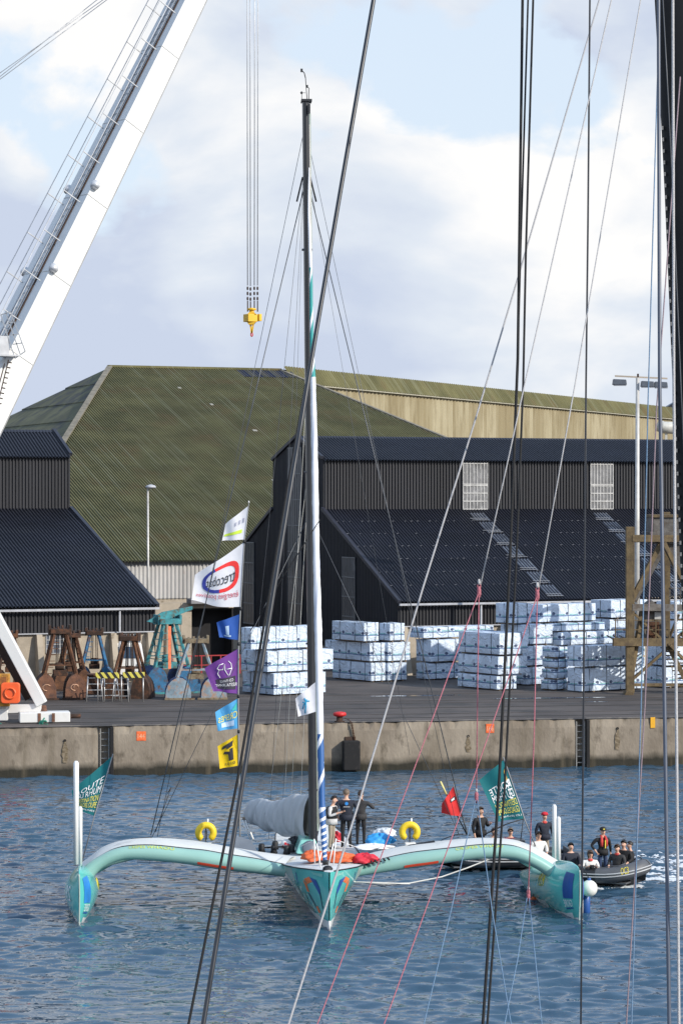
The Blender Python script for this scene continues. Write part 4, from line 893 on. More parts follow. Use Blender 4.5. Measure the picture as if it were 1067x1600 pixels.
part('rear_brace', TW, M_tg, lambda b: (b.bar(P(990, 940, Db), P(1040, 850, Db), .25), b.bar(P(984, 1003, D + .2), P(1040, 1003, Db), .2), b.bar(P(984, 845, D + .2), P(1040, 842, Db), .2)))
part('hopper', TW, M_tg, lambda b: (b.box(P(1044, 819, D + 2), (60 / (F / D), 3.0, .9)), b.prism([P(1014, 831, D + .4), P(1067, 831, D + .4), P(1060, 850, D + .4), P(1020, 850, D + .4)], (0, 3, 0))), .02)
part('hopper_rim', TW, M_tw, lambda b: b.box(P(1044, 806, D + 2), (63 / (F / D), 3.2, .14)))
part('chute', TW, M_tg, lambda b: b.prism([P(1038, 850, D + .6), P(1064, 850, D + .6), P(1067, 905, D + .6), P(1060, 905, D + .6)], (0, 1, 0)))
cb = part('cabin', TW, M_tg, lambda b: b.box(P(1018, 976, D + 1.2), (33 / (F / D), 1.2, 44 / (F / D)), .1), .02)
part('cabin_roof', cb, M_tg, lambda b: b.prism([P(1000, 953, D + .5), P(1036, 953, D + .5), P(1018, 938, D + .5)], (0, 1.5, 0)))
part('cabin_window', cb, M_bar, lambda b: b.box(P(1027, 962, D + .52), (10 / (F / D), .06, 11 / (F / D))))
part('cabin_door', cb, M_r1, lambda b: b.box(P(1020, 985, D + .53), (18 / (F / D), .05, 27 / (F / D))))
for k in range(6): part('guard_post', TW, M_tw, lambda b: b.bar(P(961 + k * 21, 1000, D - .3 + k * .1), P(961 + k * 21, 968, D - .3 + k * .1), .06))
part('guard_rail', TW, M_tw, lambda b: [b.bar(P(958, y, D - .3), P(1092, y, D + .5), .05) for y in (969, 984)])
for k in range(9): part('stair_tread', TW, M_tw, lambda b: b.box(P(1045 + k * 3.0, 1012 + k * 6, D + .6 - k * .0), (.9, .35, .05)))
part('stair_stringer', TW, M_tw, lambda b: b.bar(P(1042, 1006, D + .4), P(1072, 1066, D + .4), .08, .25))
for k in range(4): part('upper_guard_post', TW, M_tg, lambda b: b.bar(P(1046 + k * 8, 948, D + 1), P(1046 + k * 8, 918, D + 1), .05))
part('upper_guard_rail', TW, M_tg, lambda b: [b.bar(P(1044, y, D + 1), P(1085, y, D + 1), .05) for y in (919, 932)])
# ================================================================== the trimaran
BY = 0.06; BO = Vector((-.346, 75.0, 0)); cB, sB = math.cos(BY), math.sin(BY)
def B(px, py, v):
    """photo point at v metres aft of the main bow -> boat coordinates (x right, y aft, z up)"""
    k = (px - 533.5) / F; u = (k * (v * cB + 75) + v * sB + .346) / (cB - k * sB)
    Y = u * sB + v * cB + 75
    return Vector((u, v, CZ - (py - HY) * Y / F))
def BW(p): p = Vector(p); return Vector((BO.x + p.x * cB - p.y * sB, BO.y + p.x * sB + p.y * cB, p.z))   # boat -> world
TRI = thing('racing_trimaran', 'turquoise racing trimaran with tall dark mast facing the camera', 'trimaran', BO, BY, wp=False)
M_teal = mat('turquoise_gelcoat', (.10, .50, .46), .16, var=.07, vs=.7, coat=.6)
M_teal2 = mat('pale_turquoise_gelcoat', (.22, .52, .46), .25, var=.06, vs=.8, coat=.4)
M_grey_g = mat('silver_green_gelcoat', (.42, .50, .45), .3, var=.08, vs=.7, coat=.3)
M_white = mat('white_gelcoat', (.78, .78, .76), .3, var=.05, vs=1.2, coat=.2)
M_deck = mat('white_deck_nonskid', (.62, .63, .62), .7, var=.1, vs=2.5, wear=(.42, .43, .42), ws=2.2)
M_carb = mat('black_carbon', (.011, .012, .015), .32, var=.2, coat=.3)
M_blk = mat('black_line', (.012, .013, .016), .6)
M_wire2 = mat('grey_rigging', (.10, .105, .115), .45, .3)
M_rope_w = mat('pale_rope', (.62, .61, .57), .8)
M_redp = mat('red_orange_panel', (.72, .075, .03), .45, var=.06)
M_orp = mat('orange_panel', (.80, .20, .06), .4); M_blp = mat('blue_panel', (.025, .09, .32), .35); M_blu2 = mat('bright_blue_panel', (.03, .22, .58), .35); M_ylp = mat('lime_letter', (.62, .66, .05), .5)
M_dkp = mat('dark_navy_panel', (.012, .025, .07), .35)

def loft(b, secs, smooth=True, close=False):
    n = len(secs[0]); vs = [p for s in secs for p in s]; k = len(secs)
    b.add(vs, [(i * n + j, (i + 1) * n + j, (i + 1) * n + j + 1, i * n + j + 1) for i in range(k - 1) for j in range(n - 1)], smooth)
def interp(tab, v):
    for (a, *pa), (c, *pc) in zip(tab, tab[1:]):
        if v <= c: f = (v - a) / (c - a); f = f * f * (3 - 2 * f) * .25 + f * .75; return [x + (y - x) * f for x, y in zip(pa, pc)]
    return list(tab[-1][1:])
# ---- main hull: v, deck half width, deck z, waterline half width, chine depth
HT = [(0, .02, 1.70, .015), (.35, .20, 1.68, .06), (1.0, .52, 1.63, .13), (2.0, .93, 1.55, .22), (3.2, 1.22, 1.46, .33), (5, 1.32, 1.36, .45), (8, 1.3, 1.3, .55), (12, 1.15, 1.25, .6), (14.6, .95, 1.22, .5)]
def hs(v, side, q):
    """point on the main hull skin: q 0 keel .. 1 deck edge"""
    bd_, zd, bw = interp(HT, v); pts = [(0, -.45), (bw, 0.0), (bw + (bd_ - bw) * .46, zd * .42), (bw + (bd_ - bw) * .80, zd * .74), (bd_, zd)]
    f = q * 4; i = min(3, int(f)); f -= i; (x0, z0), (x1, z1) = pts[i], pts[i + 1]
    return Vector((side * (x0 + (x1 - x0) * f), v + .10 * (1 - min(1, v)) * (1 - q), z0 + (z1 - z0) * f))
VS = [0, .12, .25, .35, .6, 1, 1.5, 2, 2.6, 3.2, 4, 5, 6.5, 8, 10, 12, 14.6]
b = MB()
for side in (-1, 1):
    for q0, q1, mi in ((0, .25, 1), (.25, .34, 1), (.34, .75, 0), (.75, 1.0, 0)):
        b.cur = mi; loft(b, [[hs(v, side, q0 + (q1 - q0) * j / 3) for j in range(4)] for v in VS])
b.cur = 0; b.poly([hs(14.6, 1, q / 4) for q in range(5)] + [hs(14.6, -1, q / 4) for q in range(4, -1, -1)])
hull = b.build('main_hull', [M_teal, M_white], TRI)
part('hull_deck', TRI, M_deck, lambda b: loft(b, [[hs(v, -1, 1), hs(v, -1, 1) * .5 + hs(v, 1, 1) * .5 + Vector((0, 0, .09 * min(1, v))), hs(v, 1, 1)] for v in VS]))
part('deck_edge', TRI, M_blk, lambda b: [b.tube([hs(v, sd, 1) + Vector((0, 0, .015)) for v in VS[2:]], .022, 5) for sd in (-1, 1)])
part('stem_strip', hull, M_white, lambda b: b.tube([hs(0, 1, .25) + Vector((-.015, -.02, 0)), hs(0, 1, .35) + Vector((-.015, -.025, 0))], .03, 6))
# origami emblem on both bows: orange and blue folded outline
def hull_poly(qs, m, name, side, off=.012):
    b = MB()
    pts = []
    for (v, q) in qs:
        p = hs(v, side, q); d1 = hs(v + .05, side, q) - p; d2 = hs(v, side, min(1, q + .03)) - p; n_ = d1.cross(d2).normalized()
        if n_.x * side < 0: n_ = -n_
        pts.append(p + n_ * off)
    b.poly(pts); b.build(name, m, hull)
for sd in (-1, 1):
    hull_poly([(1.55, .82), (1.15, .88), (.95, .80), (1.4, .74)], M_orp, 'emblem_fold', sd)
    hull_poly([(.95, .80), (1.15, .88), (.72, .84), (.55, .70), (.62, .62)], M_blp, 'emblem_fold', sd)
    hull_poly([(1.62, .80), (1.42, .74), (1.46, .62), (1.62, .62)], M_orp, 'emblem_fold', sd)
    hull_poly([(1.60, .60), (1.50, .60), (1.2, .44), (1.28, .42)], M_dkp, 'emblem_fold', sd)
    hull_poly([(.62, .62), (.56, .68), (.50, .46), (.56, .44)], M_dkp, 'emblem_fold', sd)
    hull_poly([(1.28, .44), (1.0, .46), (.8, .40), (1.1, .38)], M_orp, 'emblem_fold', sd)
    hull_poly([(2.05, .92), (1.98, .92), (2.2, .72), (2.28, .74)], M_blp, 'emblem_fold', sd)
for sd in (-1, 1):      # pale corner panels, pattern lines and a dark motif further aft
    hull_poly([(2.35, .985), (3.15, .985), (3.1, .80), (2.6, .72)], M_grey_g, 'corner_panel', sd, .010)
    hull_poly([(1.9, .60), (2.5, .58), (2.35, .44), (1.95, .48)], M_teal2, 'pale_facet', sd, .010)
    hull_poly([(2.6, .66), (3.0, .62), (2.9, .46), (2.6, .50)], M_grey_g, 'pale_facet', sd, .010)
    hull_poly([(.30, .96), (.9, .97), (.85, .93), (.32, .90)], M_teal2, 'pale_facet', sd, .010)
    for k_ in range(7): hull_poly([(1.8 + .16 * k_, .42), (1.86 + .16 * k_, .42), (1.92 + .16 * k_, .33 + .01 * (k_ % 3)), (1.85 + .16 * k_, .34)], M_dkp if k_ % 3 == 0 else M_grey_g, 'pattern_dash', sd, .012)
# ---- floats
FT = [(0, .015, .03), (.15, .11, .12), (.4, .23, .2), (.9, .37, .33), (1.6, .48, .44), (2.6, .52, .5), (4.2, .48, .52), (5.8, .36, .47), (7.0, .12, .3)]
ZT = [(0, 1.50), (.3, 1.60), (1.0, 1.62), (2.2, 1.50), (4.0, 1.13), (7.0, .5)]; ZB = [(0, -.05), (1, -.25), (4, -.35), (7.0, .15)]
def wprof(f): return math.sin(math.pi / 2 * min(1, f / .42)) ** .7 if f < .42 else max(0, math.cos(math.pi / 2 * (f - .42) / .58)) ** .95
def float_sec(v, n=15):
    w, r = interp(FT, v); zt = interp(ZT, v)[0]; zb = interp(ZB, v)[0]
    pts = []; H = zt - zb
    for i in range(n):
        t = -1 + 2 * i / (n - 1); a = t * math.pi          # from keel round the right side over the top and back
        s_ = math.sin(a); c_ = math.cos(a)
        f = (1 - c_) / 2                                     # 1 at keel, 0 at deck
        z = zt - H * f
        wz = w * wprof(f)
        pts.append(Vector((wz * (1 if s_ > 0 else -1), v + .1 * f * (1 - min(1, v)), z)))
    return pts
def make_float(px, side):
    u0 = B(px, 1447, 1.4).x; o = Vector((u0, 1.4, 0)); vs_ = [0, .06, .15, .27, .4, .65, .9, 1.25, 1.6, 2.1, 2.6, 3.4, 4.2, 5, 5.8, 6.5, 7.0]; toe = -.11 if side > 0 else -.01
    b = MB(); secs = [[p + o + Vector((toe * v, 0, 0)) for p in float_sec(v, 23)] for v in vs_]
    b.v = [tuple(p) for q in secs for p in q]
    for i in range(len(secs) - 1):
        for j in range(22):
            z = (secs[i][j].z + secs[i][j + 1].z) / 2
            b.f.append([i * 23 + j, (i + 1) * 23 + j, (i + 1) * 23 + j + 1, i * 23 + j + 1]); b.sm.append(True); b.m.append(1 if z < .10 else (2 if vs_[i] > 3.0 else 0))
    b.cur = 2; b.poly(secs[-1])
    f = b.build('float_hull', [M_teal, M_white, M_teal2], TRI)
    f['label'] = 'left float' if side < 0 else 'right float'
    return f, o
def fsurf(o, v, f, sd, off=.012):
    """point on a float skin: f 0 at deck .. 1 at keel on side sd"""
    def at(vv, ff):
        w, r = interp(FT, vv); zt = interp(ZT, vv)[0]; zb = interp(ZB, vv)[0]
        return Vector((sd * w * wprof(ff), vv + .1 * ff * (1 - min(1, vv)), zt - (zt - zb) * ff))
    p = at(v, f); n_ = (at(v + .04, f) - p).cross(at(v, f + .02) - p).normalized()
    if n_.x * sd < 0: n_ = -n_
    return p + n_ * off + o + Vector(((-.11 if o.x > 0 else -.01) * v, 0, 0))
def fpanel(fl, o, v0, v1, f0, f1, sd, m, name, off=.012):
    b = MB(); b.grid(lambda i, j: fsurf(o, v0 + (v1 - v0) * i, f0 + (f1 - f0) * j, sd, off), 6, 8); b.build(name, m, fl)
def ftext(fl, o, txt, v0, v1, f0, f1, sd, m, flip=False, off=.022):
    vs, fs = text_geo(txt); b = MB()
    b.add([fsurf(o, v0 + (v1 - v0) * ((1 - x) if flip else x), f1 + (f0 - f1) * y, sd, off) for x, y in vs], fs); b.build('lettering', m, fl)
FL, oL = make_float(124, -1); FR, oR = make_float(905, 1)
M_lw = mat('white_lettering', (.78, .80, .82), .5); M_ly = mat('yellow_lettering', (.75, .62, .06), .5)
for fl, o in ((FL, oL), (FR, oR)):
    for sd in ((1,) if fl is FL else (-1, 1)):
        fpanel(fl, o, .22, .72, .14, .58, sd, M_blu2 if fl is FL else M_blp, 'blue_banner')
        ftext(fl, o, 'GROIRE', .26, .72, .60, .72, sd, M_lw, flip=(sd > 0))
        fpanel(fl, o, .26, .70, .735, .76, sd, M_blp, 'banner_foot')
    ftext(fl, o, 'RSM', 2.3, 3.0, .22, .45, 1 if fl is FL else -1, M_ly, flip=(fl is FL))
ftext(FL, oL, '29', .5, 1.0, .3, .55, -1, M_lw, flip=False)
for fl, o in ((FL, oL), (FR, oR)):
    part('stem_line', fl, M_grey_g, lambda b: b.tube([float_sec(0)[k] + o + Vector((0, -.012, 0)) for k in range(7, 15)], .022, 5))
# daggerboard tops standing out of the floats, and foils
def boards(px, items, v):
    for (x, yt, yb, w) in items:
        a, c = B(x, yb, v), B(x, yt, v); part('daggerboard', TRI, M_white, lambda b: (b.tube([a, c - Vector((0, 0, .06)), c], [w, w, w * .55], 10, sx=.55)))
boards(124, [(119.5, 1189, 1350, .15)], 3.0); boards(124, [(126, 1260, 1350, .12)], 3.6)
boards(900, [(865.5, 1257, 1350, .13)], 6.4); boards(900, [(872, 1276, 1345, .13)], 5.6)
# ---- front beams: teal tube with white fairing on top
def beam(lower, upper, top, side):
    pts = []; rad = []
    for (a, c) in zip(lower, upper):
        p, q = B(*a, 3.5), B(*c, 3.5); pts.append((p + q) / 2); rad.append((p - q).length / 2)
    def cr(L_, t):
        n = len(L_) - 1; i = min(n - 1, int(t * n)); f = t * n - i; g = lambda k: L_[max(0, min(n, k))]
        p0, p1, p2, p3 = g(i - 1), g(i), g(i + 1), g(i + 2)
        return .5 * ((2 * p1) + (p2 - p0) * f + (2 * p0 - 5 * p1 + 4 * p2 - p3) * f * f + (3 * p1 - p0 - 3 * p2 + p3) * f ** 3)
    N_ = 40; cp = [cr(pts, i / N_) for i in range(N_ + 1)]; cr_ = [cr(rad, i / N_) for i in range(N_ + 1)]
    bm = part('front_beam', TRI, M_beam, lambda b: b.tube(cp, cr_, 20))
    tp = [B(x, y, 5.0) for x, y in top]; ct = [cr(tp, i / N_) for i in range(N_ + 1)]
    # white fairing from the crest of the tube aft
    b = MB()
    def fair(i, j):
        k = int(round(i * N_)); p = cp[k] + Vector((0, .10, cr_[k] * .93)); q = ct[k]; f = j
        m_ = p.lerp(q, f); m_.z += .07 * math.sin(math.pi * f) * (1 if f < 1 else 0); return m_
    b.grid(fair, N_, 6)
    b.grid(lambda i, j: (ct[int(round(i * N_))] + Vector((0, .02, -.35 * j))), N_, 1)
    fb = b.build('beam_fairing', M_fair, TRI)
    part('fairing_edge', fb, M_blk, lambda b: b.tube([cp[k] + Vector((0, .06, cr_[k] * 1.0)) for k in range(2, N_ - 1)], .022, 5))
    return bm, cp, cr_, ct
M_beam = mat('sea_green_beam', (.26, .46, .41), .28, var=.06, vs=.6, coat=.4)
M_fair = mat('pale_fairing', (.62, .63, .61), .55, var=.08, vs=1.0, wear=(.48, .49, .48), ws=1.4)
bl, cpl, crl, ctl = beam([(446, 1371), (435, 1369), (400, 1365), (354, 1360), (320, 1355), (290, 1350), (240, 1345), (202, 1343), (180, 1347), (163, 1355), (150, 1366), (138, 1385)],
     [(446, 1351), (440, 1350), (400, 1342), (354, 1335), (320, 1329), (290, 1326), (240, 1321), (202, 1322), (178, 1327), (155, 1338), (139, 1348), (118, 1366)],
     [(462, 1338), (445, 1336), (400, 1330), (354, 1322), (320, 1316), (290, 1312), (240, 1309), (205, 1311), (180, 1316), (160, 1324), (144, 1336), (122, 1352)], -1)
brr, cpr, crr, ctr = beam([(550, 1371), (562, 1369), (600, 1363), (640, 1357), (670, 1353), (707, 1347), (754, 1342), (792, 1342), (815, 1347), (836, 1357), (852, 1368), (872, 1386)],
     [(550, 1358), (560, 1356), (600, 1342), (640, 1333), (670, 1329), (707, 1325), (754, 1320), (796, 1321), (822, 1328), (848, 1341), (866, 1352), (890, 1366)],
     [(545, 1342), (560, 1338), (600, 1328), (640, 1320), (670, 1316), (707, 1312), (754, 1309), (796, 1311), (822, 1318), (846, 1329), (862, 1339), (884, 1352)], 1)
def beam_strip(bm, cp, cr_, k0, k1, a0, a1, m, name):
    b = MB(); b.grid(lambda i, j: (lambda k, a: cp[k] + Vector((0, -math.cos(a), math.sin(a))) * (cr_[k] * 1.03 + .006))(k0 + int(round(i * (k1 - k0))), a0 + (a1 - a0) * j), k1 - k0, 3); b.build(name, m, bm)
beam_strip(bl, cpl, crl, 10, 16, -.75, -.35, M_redp, 'red_strip'); beam_strip(brr, cpr, crr, 10, 16, -.75, -.35, M_redp, 'red_strip')
def beam_text(bm, cp, cr_, txt, k0, k1, a0, a1, m):
    vs, fs = text_geo(txt); b = MB(); out_ = []
    for x, y in vs:
        t = k0 + (k1 - k0) * x; k = max(0, min(39, int(t))); f = t - k; c = cp[k].lerp(cp[k + 1], f); r = (cr_[k] + (cr_[k + 1] - cr_[k]) * f) * 1.04 + .008; a = a0 + (a1 - a0) * y
        out_.append(c + Vector((0, -math.cos(a), math.sin(a))) * r)
    b.add(out_, fs); b.build('lettering', m, bm)
beam_text(bl, cpl, crl, 'CREPES WHAOU', 25.5, 19.5, .75, 1.25, M_ylp); beam_text(brr, cpr, crr, 'CREPES WHAOU', 18.5, 24.5, .75, 1.25, M_ylp)
# aft beam, low behind, and trampoline netting
def aft_beam(sd):
    pts = [Vector((sd * x, 7.6, z)) for x, z in ((.9, .95), (2.5, 1.04), (4.4, 1.17), (5.7, 1.26), (6.5, 1.08), (7.0, .8))]
    part('aft_beam', TRI, M_beam, lambda b: b.tube(pts, [.2, .2, .19, .18, .18, .18], 12))
    b = MB()
    for i in range(13): x = sd * (1.3 + i * .36); b.tube([(x, 5.0, 1.30), (x, 7.4, 1.34)], .008, 3, False)
    for i in range(8): y = 5.1 + i * .34; b.tube([(sd * 1.2, y, 1.31), (sd * 5.6, y, 1.33)], .008, 3, False)
    b.build('trampoline_net', M_blk, TRI)
for sd in (-1, 1): aft_beam(sd)
# ---- mast, boom with covered sail, furled headsail
mb_, mt_ = B(489.5, 1322, 6.4), B(477.6, 160, 7.4)
def mpt(f): return mb_.lerp(mt_, f)
b = MB(); n = 14; secs = []
for i in range(25):
    f = i / 24; c = mpt(f); w = .135 - .022 * f; ch_ = .29 - .08 * f; secs.append([c + Vector((math.cos(2 * math.pi * j / n) * w, math.sin(2 * math.pi * j / n) * ch_, 0)) for j in range(n + 1)])
loft(b, secs); b.poly(secs[-1][:-1]); mast = b.build('mast', M_carb, TRI)
part('mast_collar', mast, M_wire2, lambda b: [b.lathe(mpt(f), [(.17, -.03), (.17, .03)], 12) for f in (.075, .27, .5, .8)])
part('sail_track', mast, M_grey_g, lambda b: b.bar(mpt(.02) + Vector((.13, .05, 0)), mpt(.985) + Vector((.115, .04, 0)), .09, .06, (0, 1, 0)))
part('halyard', mast, M_rope_w, lambda b: [b.tube([mpt(.03) + Vector((.16 + .035 * q, -.05, 0)), mpt(.97) + Vector((.11 + .015 * q, -.05, 0))], .009, 4) for q in range(2)])
part('masthead_fitting', mast, M_carb, lambda b: (b.box(mt_ + Vector((.02, 0, .04)), (.34, .5, .07)), b.box(mt_ + Vector((.1, -.3, -.25)), (.06, .2, .3))))
wn = part('wind_wand', mast, M_blk, lambda b: (b.tube([mt_ + Vector((.05, 0, 0)), B(477.4, 122, 7.4)], .013, 5), b.tube([B(477.4, 122, 7.4), B(475.5, 114, 7.4), B(472.6, 111, 7.4)], .016, 5), b.tube([mt_ + Vector((.1, 0, 0)), B(482.5, 148, 7.4), B(483, 138, 7.4), B(480, 135.5, 7.4)], .014, 5), b.tube([B(477.4, 145, 7.4), B(471.5, 145, 7.4), B(471.5, 158, 7.4)], .009, 4)))
part('wind_vane', wn, M_blk, lambda b: (b.box(B(471.3, 110, 7.4), (.07, .03, .11)), b.box(B(479.6, 135, 7.4), (.07, .03, .09)), b.lathe(B(471.3, 145, 7.4), [(.01, -.05), (.05, 0), (.01, .05)], 8)))
# furled sail on the forestay
fs_pts = [(483, 262, 7.1), (482.5, 330, 6.85), (485.5, 420, 6.5), (487, 520, 6.1), (489.5, 600, 5.75), (493, 800, 4.9), (497.5, 1000, 3.95), (500.5, 1145, 3.25), (503.5, 1265, 2.6), (507.5, 1345, 2.0)]
def fsp(t):
    n_ = len(fs_pts) - 1; i = min(n_ - 1, int(t * n_)); f = t * n_ - i; return B(*fs_pts[i], ).lerp(B(*fs_pts[i + 1]), f)
def rad_at(y): return interp([(262, .018), (330, .035), (420, .05), (520, .062), (600, .082), (800, .102), (1000, .108), (1145, .106), (1265, .092), (1300, .08), (1350, .065)], y)[0]
NF, n = 150, 14
M_sailw = mat('white_sailcloth', (.76, .77, .80), .55, var=.05, vs=2, bump=.2, bs=5)
def spiral(name, c1, c2, f0, f1, w):
    """sailcloth rolled round the stay: coloured band winding up, f0..f1 turns per 100 photo rows"""
    m = bpy.data.materials.new(name); m.use_nodes = True; t = m.node_tree; bs_ = t.nodes['Principled BSDF']; bs_.inputs['Roughness'].default_value = .55
    uv = N(t, 'ShaderNodeUVMap'); sp = N(t, 'ShaderNodeSeparateXYZ'); t.links.new(uv.outputs[0], sp.inputs[0])
    q = N(t, 'ShaderNodeMath', operation='POWER'); q.inputs[1].default_value = f1; t.links.new(sp.outputs['Y'], q.inputs[0])
    k = N(t, 'ShaderNodeMath', operation='MULTIPLY_ADD'); k.inputs[1].default_value = f0; t.links.new(q.outputs[0], k.inputs[0]); t.links.new(sp.outputs['X'], k.inputs[2])
    fr = N(t, 'ShaderNodeMath', operation='FRACT'); t.links.new(k.outputs[0], fr.inputs[0])
    lt = N(t, 'ShaderNodeMath', operation='LESS_THAN'); lt.inputs[1].default_value = w; t.links.new(fr.outputs[0], lt.inputs[0])
    mx_ = N(t, 'ShaderNodeMix', data_type='RGBA'); mx_.inputs[6].default_value = (*c2, 1); mx_.inputs[7].default_value = (*c1, 1); t.links.new(lt.outputs[0], mx_.inputs[0]); t.links.new(mx_.outputs[2], bs_.inputs['Base Color'])
    return m
cw_, cbl, ctl_ = (.76, .77, .80), (.018, .10, .30), (.02, .28, .27)
def sail_seg(y0, y1, m, name, parent):
    ring_ = []; k = max(6, int((y1 - y0) / 7))
    for i in range(k + 1):
        y = y0 + (y1 - y0) * i / k; j = [q for q in range(len(fs_pts) - 1) if fs_pts[q][1] <= y + 1e-6][-1]; f = (y - fs_pts[j][1]) / (fs_pts[j + 1][1] - fs_pts[j][1])
        c = B(*fs_pts[j]).lerp(B(*fs_pts[j + 1]), f); r = rad_at(y) * (1 + .05 * math.sin(y * .13) + .03 * math.sin(y * .41))
        ring_.append([c + Vector((math.cos(2 * math.pi * q / n) * r * (1 + .08 * math.sin(q * 2 + y * .02)), math.sin(2 * math.pi * q / n) * r, 0)) for q in range(n)])
    b = MB()
    b.add([p for r_ in ring_ for p in r_], [(i * n + q, i * n + (q + 1) % n, (i + 1) * n + (q + 1) % n, (i + 1) * n + q) for i in range(k) for q in range(n)], True)
    o = b.build(name, m, parent); ul = o.data.uv_layers.new(name='UVMap'); d = ul.data; x = 0
    for i in range(k):
        for q in range(n):
            for (uu, vv) in ((q / n, i / k), ((q + 1) / n, i / k), ((q + 1) / n, (i + 1) / k), (q / n, (i + 1) / k)): d[x].uv = (uu, vv); x += 1
    return o
fsl = sail_seg(589, 1147, spiral('rolled_white_sail', (.50, .54, .64), cw_, 2.2, 1, .13), 'furled_headsail', TRI)
sail_seg(262, 420, M_sailw, 'sail_head', fsl); sail_seg(418, 590, spiral('rolled_teal_sail', ctl_, cw_, 2.4, 1, .8), 'teal_section', fsl)
sail_seg(1146, 1262, spiral('rolled_blue_sail', cbl, cw_, 1.9, 1, .8), 'blue_section', fsl); sail_seg(1261, 1345, spiral('rolled_striped_foot', cbl, cw_, 8.0, 1.35, .62), 'striped_foot', fsl)
part('furler_drum', fsl, M_carb, lambda b: b.lathe(B(508.5, 1356, 1.95), [(.06, 0), (.17, .02), (.17, .05), (.09, .07), (.09, .15), (.16, .17), (.16, .2), (.05, .24)], 14))
part('loose_leech', fsl, M_sailw, lambda b: b.grid(lambda i, j: B(498 - 2.5 * i + 10 * j * math.sin(math.pi * min(1, i * 1.0)), 1172 + 28 * i + 6 * j, 3.05), 6, 3))
# stacked mainsail under a grey cover on the boom
M_cover = mat('grey_sail_cover', (.46, .48, .50), .65, var=.12, vs=2.0, bump=.8, bs=2.6, wear=(.58, .59, .60), ws=1.3, stretch=(1.6, 1.6, .5))
p0, p1 = B(487, 1290, 6.8), B(384, 1272, 12.2)
CREASE = [(.04, .05), (.10, -.06), (.17, .08), (.22, -.03), (.30, .07), (.37, -.08), (.45, .04), (.52, .1), (.60, -.05), (.68, .06), (.77, -.07), (.85, .04), (.93, .05)]
def cover(i, j):
    c = p0.lerp(p1, i); a = j * 2 * math.pi
    top = interp([(0, .98), (.25, .92), (.45, .66), (.6, .58), (.75, .62), (.9, .5), (1, .2)], i)[0]; bot = interp([(0, .45), (.4, .42), (.7, .36), (.92, .25), (1, .1)], i)[0]; w = interp([(0, .26), (.5, .30), (.9, .2), (1, .07)], i)[0]
    z = math.sin(a); r = 1 + .12 * (abs(math.sin(i * 17 + 1.2 * math.sin(a * 2) + .6)) ** .6 - .6) + .08 * (abs(math.sin(i * 31 - a * 1.5)) ** .7 - .5) + .05 * math.sin(i * 73 + a * 3)
    for k_, (ic, sl_) in enumerate(CREASE): r += (.26 if k_ % 2 else -.16) * math.exp(-((i - ic - sl_ * z * (.5 + .5 * math.sin(k_ * 2.1))) / .016) ** 2)
    bot *= 1 + .22 * math.sin(i * 11 + .7) ** 2
    return c + Vector((math.cos(a) * w * r, -.12 * (r - 1), (top if z > 0 else bot) * z * (1 + .012 * math.sin(i * 29 + 1) + .008 * math.sin(i * 67))))
part('sail_cover', TRI, M_cover, lambda b: b.grid(cover, 150, 30))
part('boom', TRI, M_carb, lambda b: b.tube([p0 + Vector((0, 0, -.42)), p1 + Vector((0, .35, -.2))], .11, 10))
part('boom_strut', TRI, M_white, lambda b: (b.tube([B(384, 1282, 11.8), B(396, 1312, 11.4)], .035, 6), b.tube([B(380, 1282, 11.9), B(391, 1312, 11.5)], .03, 6)))
# ---- standing and running rigging
def stay(name, a, c, r=.011, m=None): part(name, TRI, m or M_wire2, lambda b: b.tube([B(*a), B(*c)], r, 5))
def mp_px(y): f = (y - 1322) / (160 - 1322); return mpt(f)
def mstay(y, c, r=.011, m=None, name='shroud'):
    part(name, TRI, m or M_wire2, lambda b: b.tube([mp_px(y), B(*c)], r, 5))
mstay(278, (236, 1305, 7.6), .017); mstay(278, (728, 1300, 7.6), .017)
for c in ((243, 1300, 7.6), (262, 1240, 7.6)): stay('backstay_tail', (268, 1230, 7.6), c, .012, M_blk)
part('turnbuckle', TRI, M_blk, lambda b: [b.tube([mp_px(278) + Vector((s * .12, 0, 0)), mp_px(278) + Vector((s * .12, 0, 0)) + (B(236 if s < 0 else 728, 1303, 7.6) - mp_px(278)).normalized() * .8], .03, 6) for s in (-1, 1)])
mstay(190, (246, 1308, 9.5), .009); mstay(235, (372, 1300, 12), .008); mstay(190, (440, 1320, 13), .006); mstay(210, (420, 1310, 12.5), .007)
mstay(205, (716, 1306, 9.5), .008); mstay(250, (640, 1180, 10), .006)
mstay(806, (236, 1312, 7.4), .010); mstay(806, (718, 1306, 7.4), .010)
mstay(560, (445, 1240, 9), .006, M_rope_w, 'lazy_jack'); mstay(720, (455, 1248, 8.6), .006, M_rope_w, 'lazy_jack'); mstay(720, (420, 1252, 9.8), .006, M_rope_w, 'lazy_jack'); mstay(900, (470, 1245, 8), .006, M_rope_w, 'lazy_jack')
stay('mooring_line', (556, 1378, 1.8), (640, 1381, 2.6), .02, M_rope_w)
part('mooring_line', TRI, M_rope_w, lambda b: b.tube([B(x, y, 2.6 + (x - 550) * .004) for x, y in ((530, 1372), (556, 1378), (600, 1381), (640, 1380), (690, 1370), (730, 1356), (765, 1342), (797, 1323))], .022, 6))
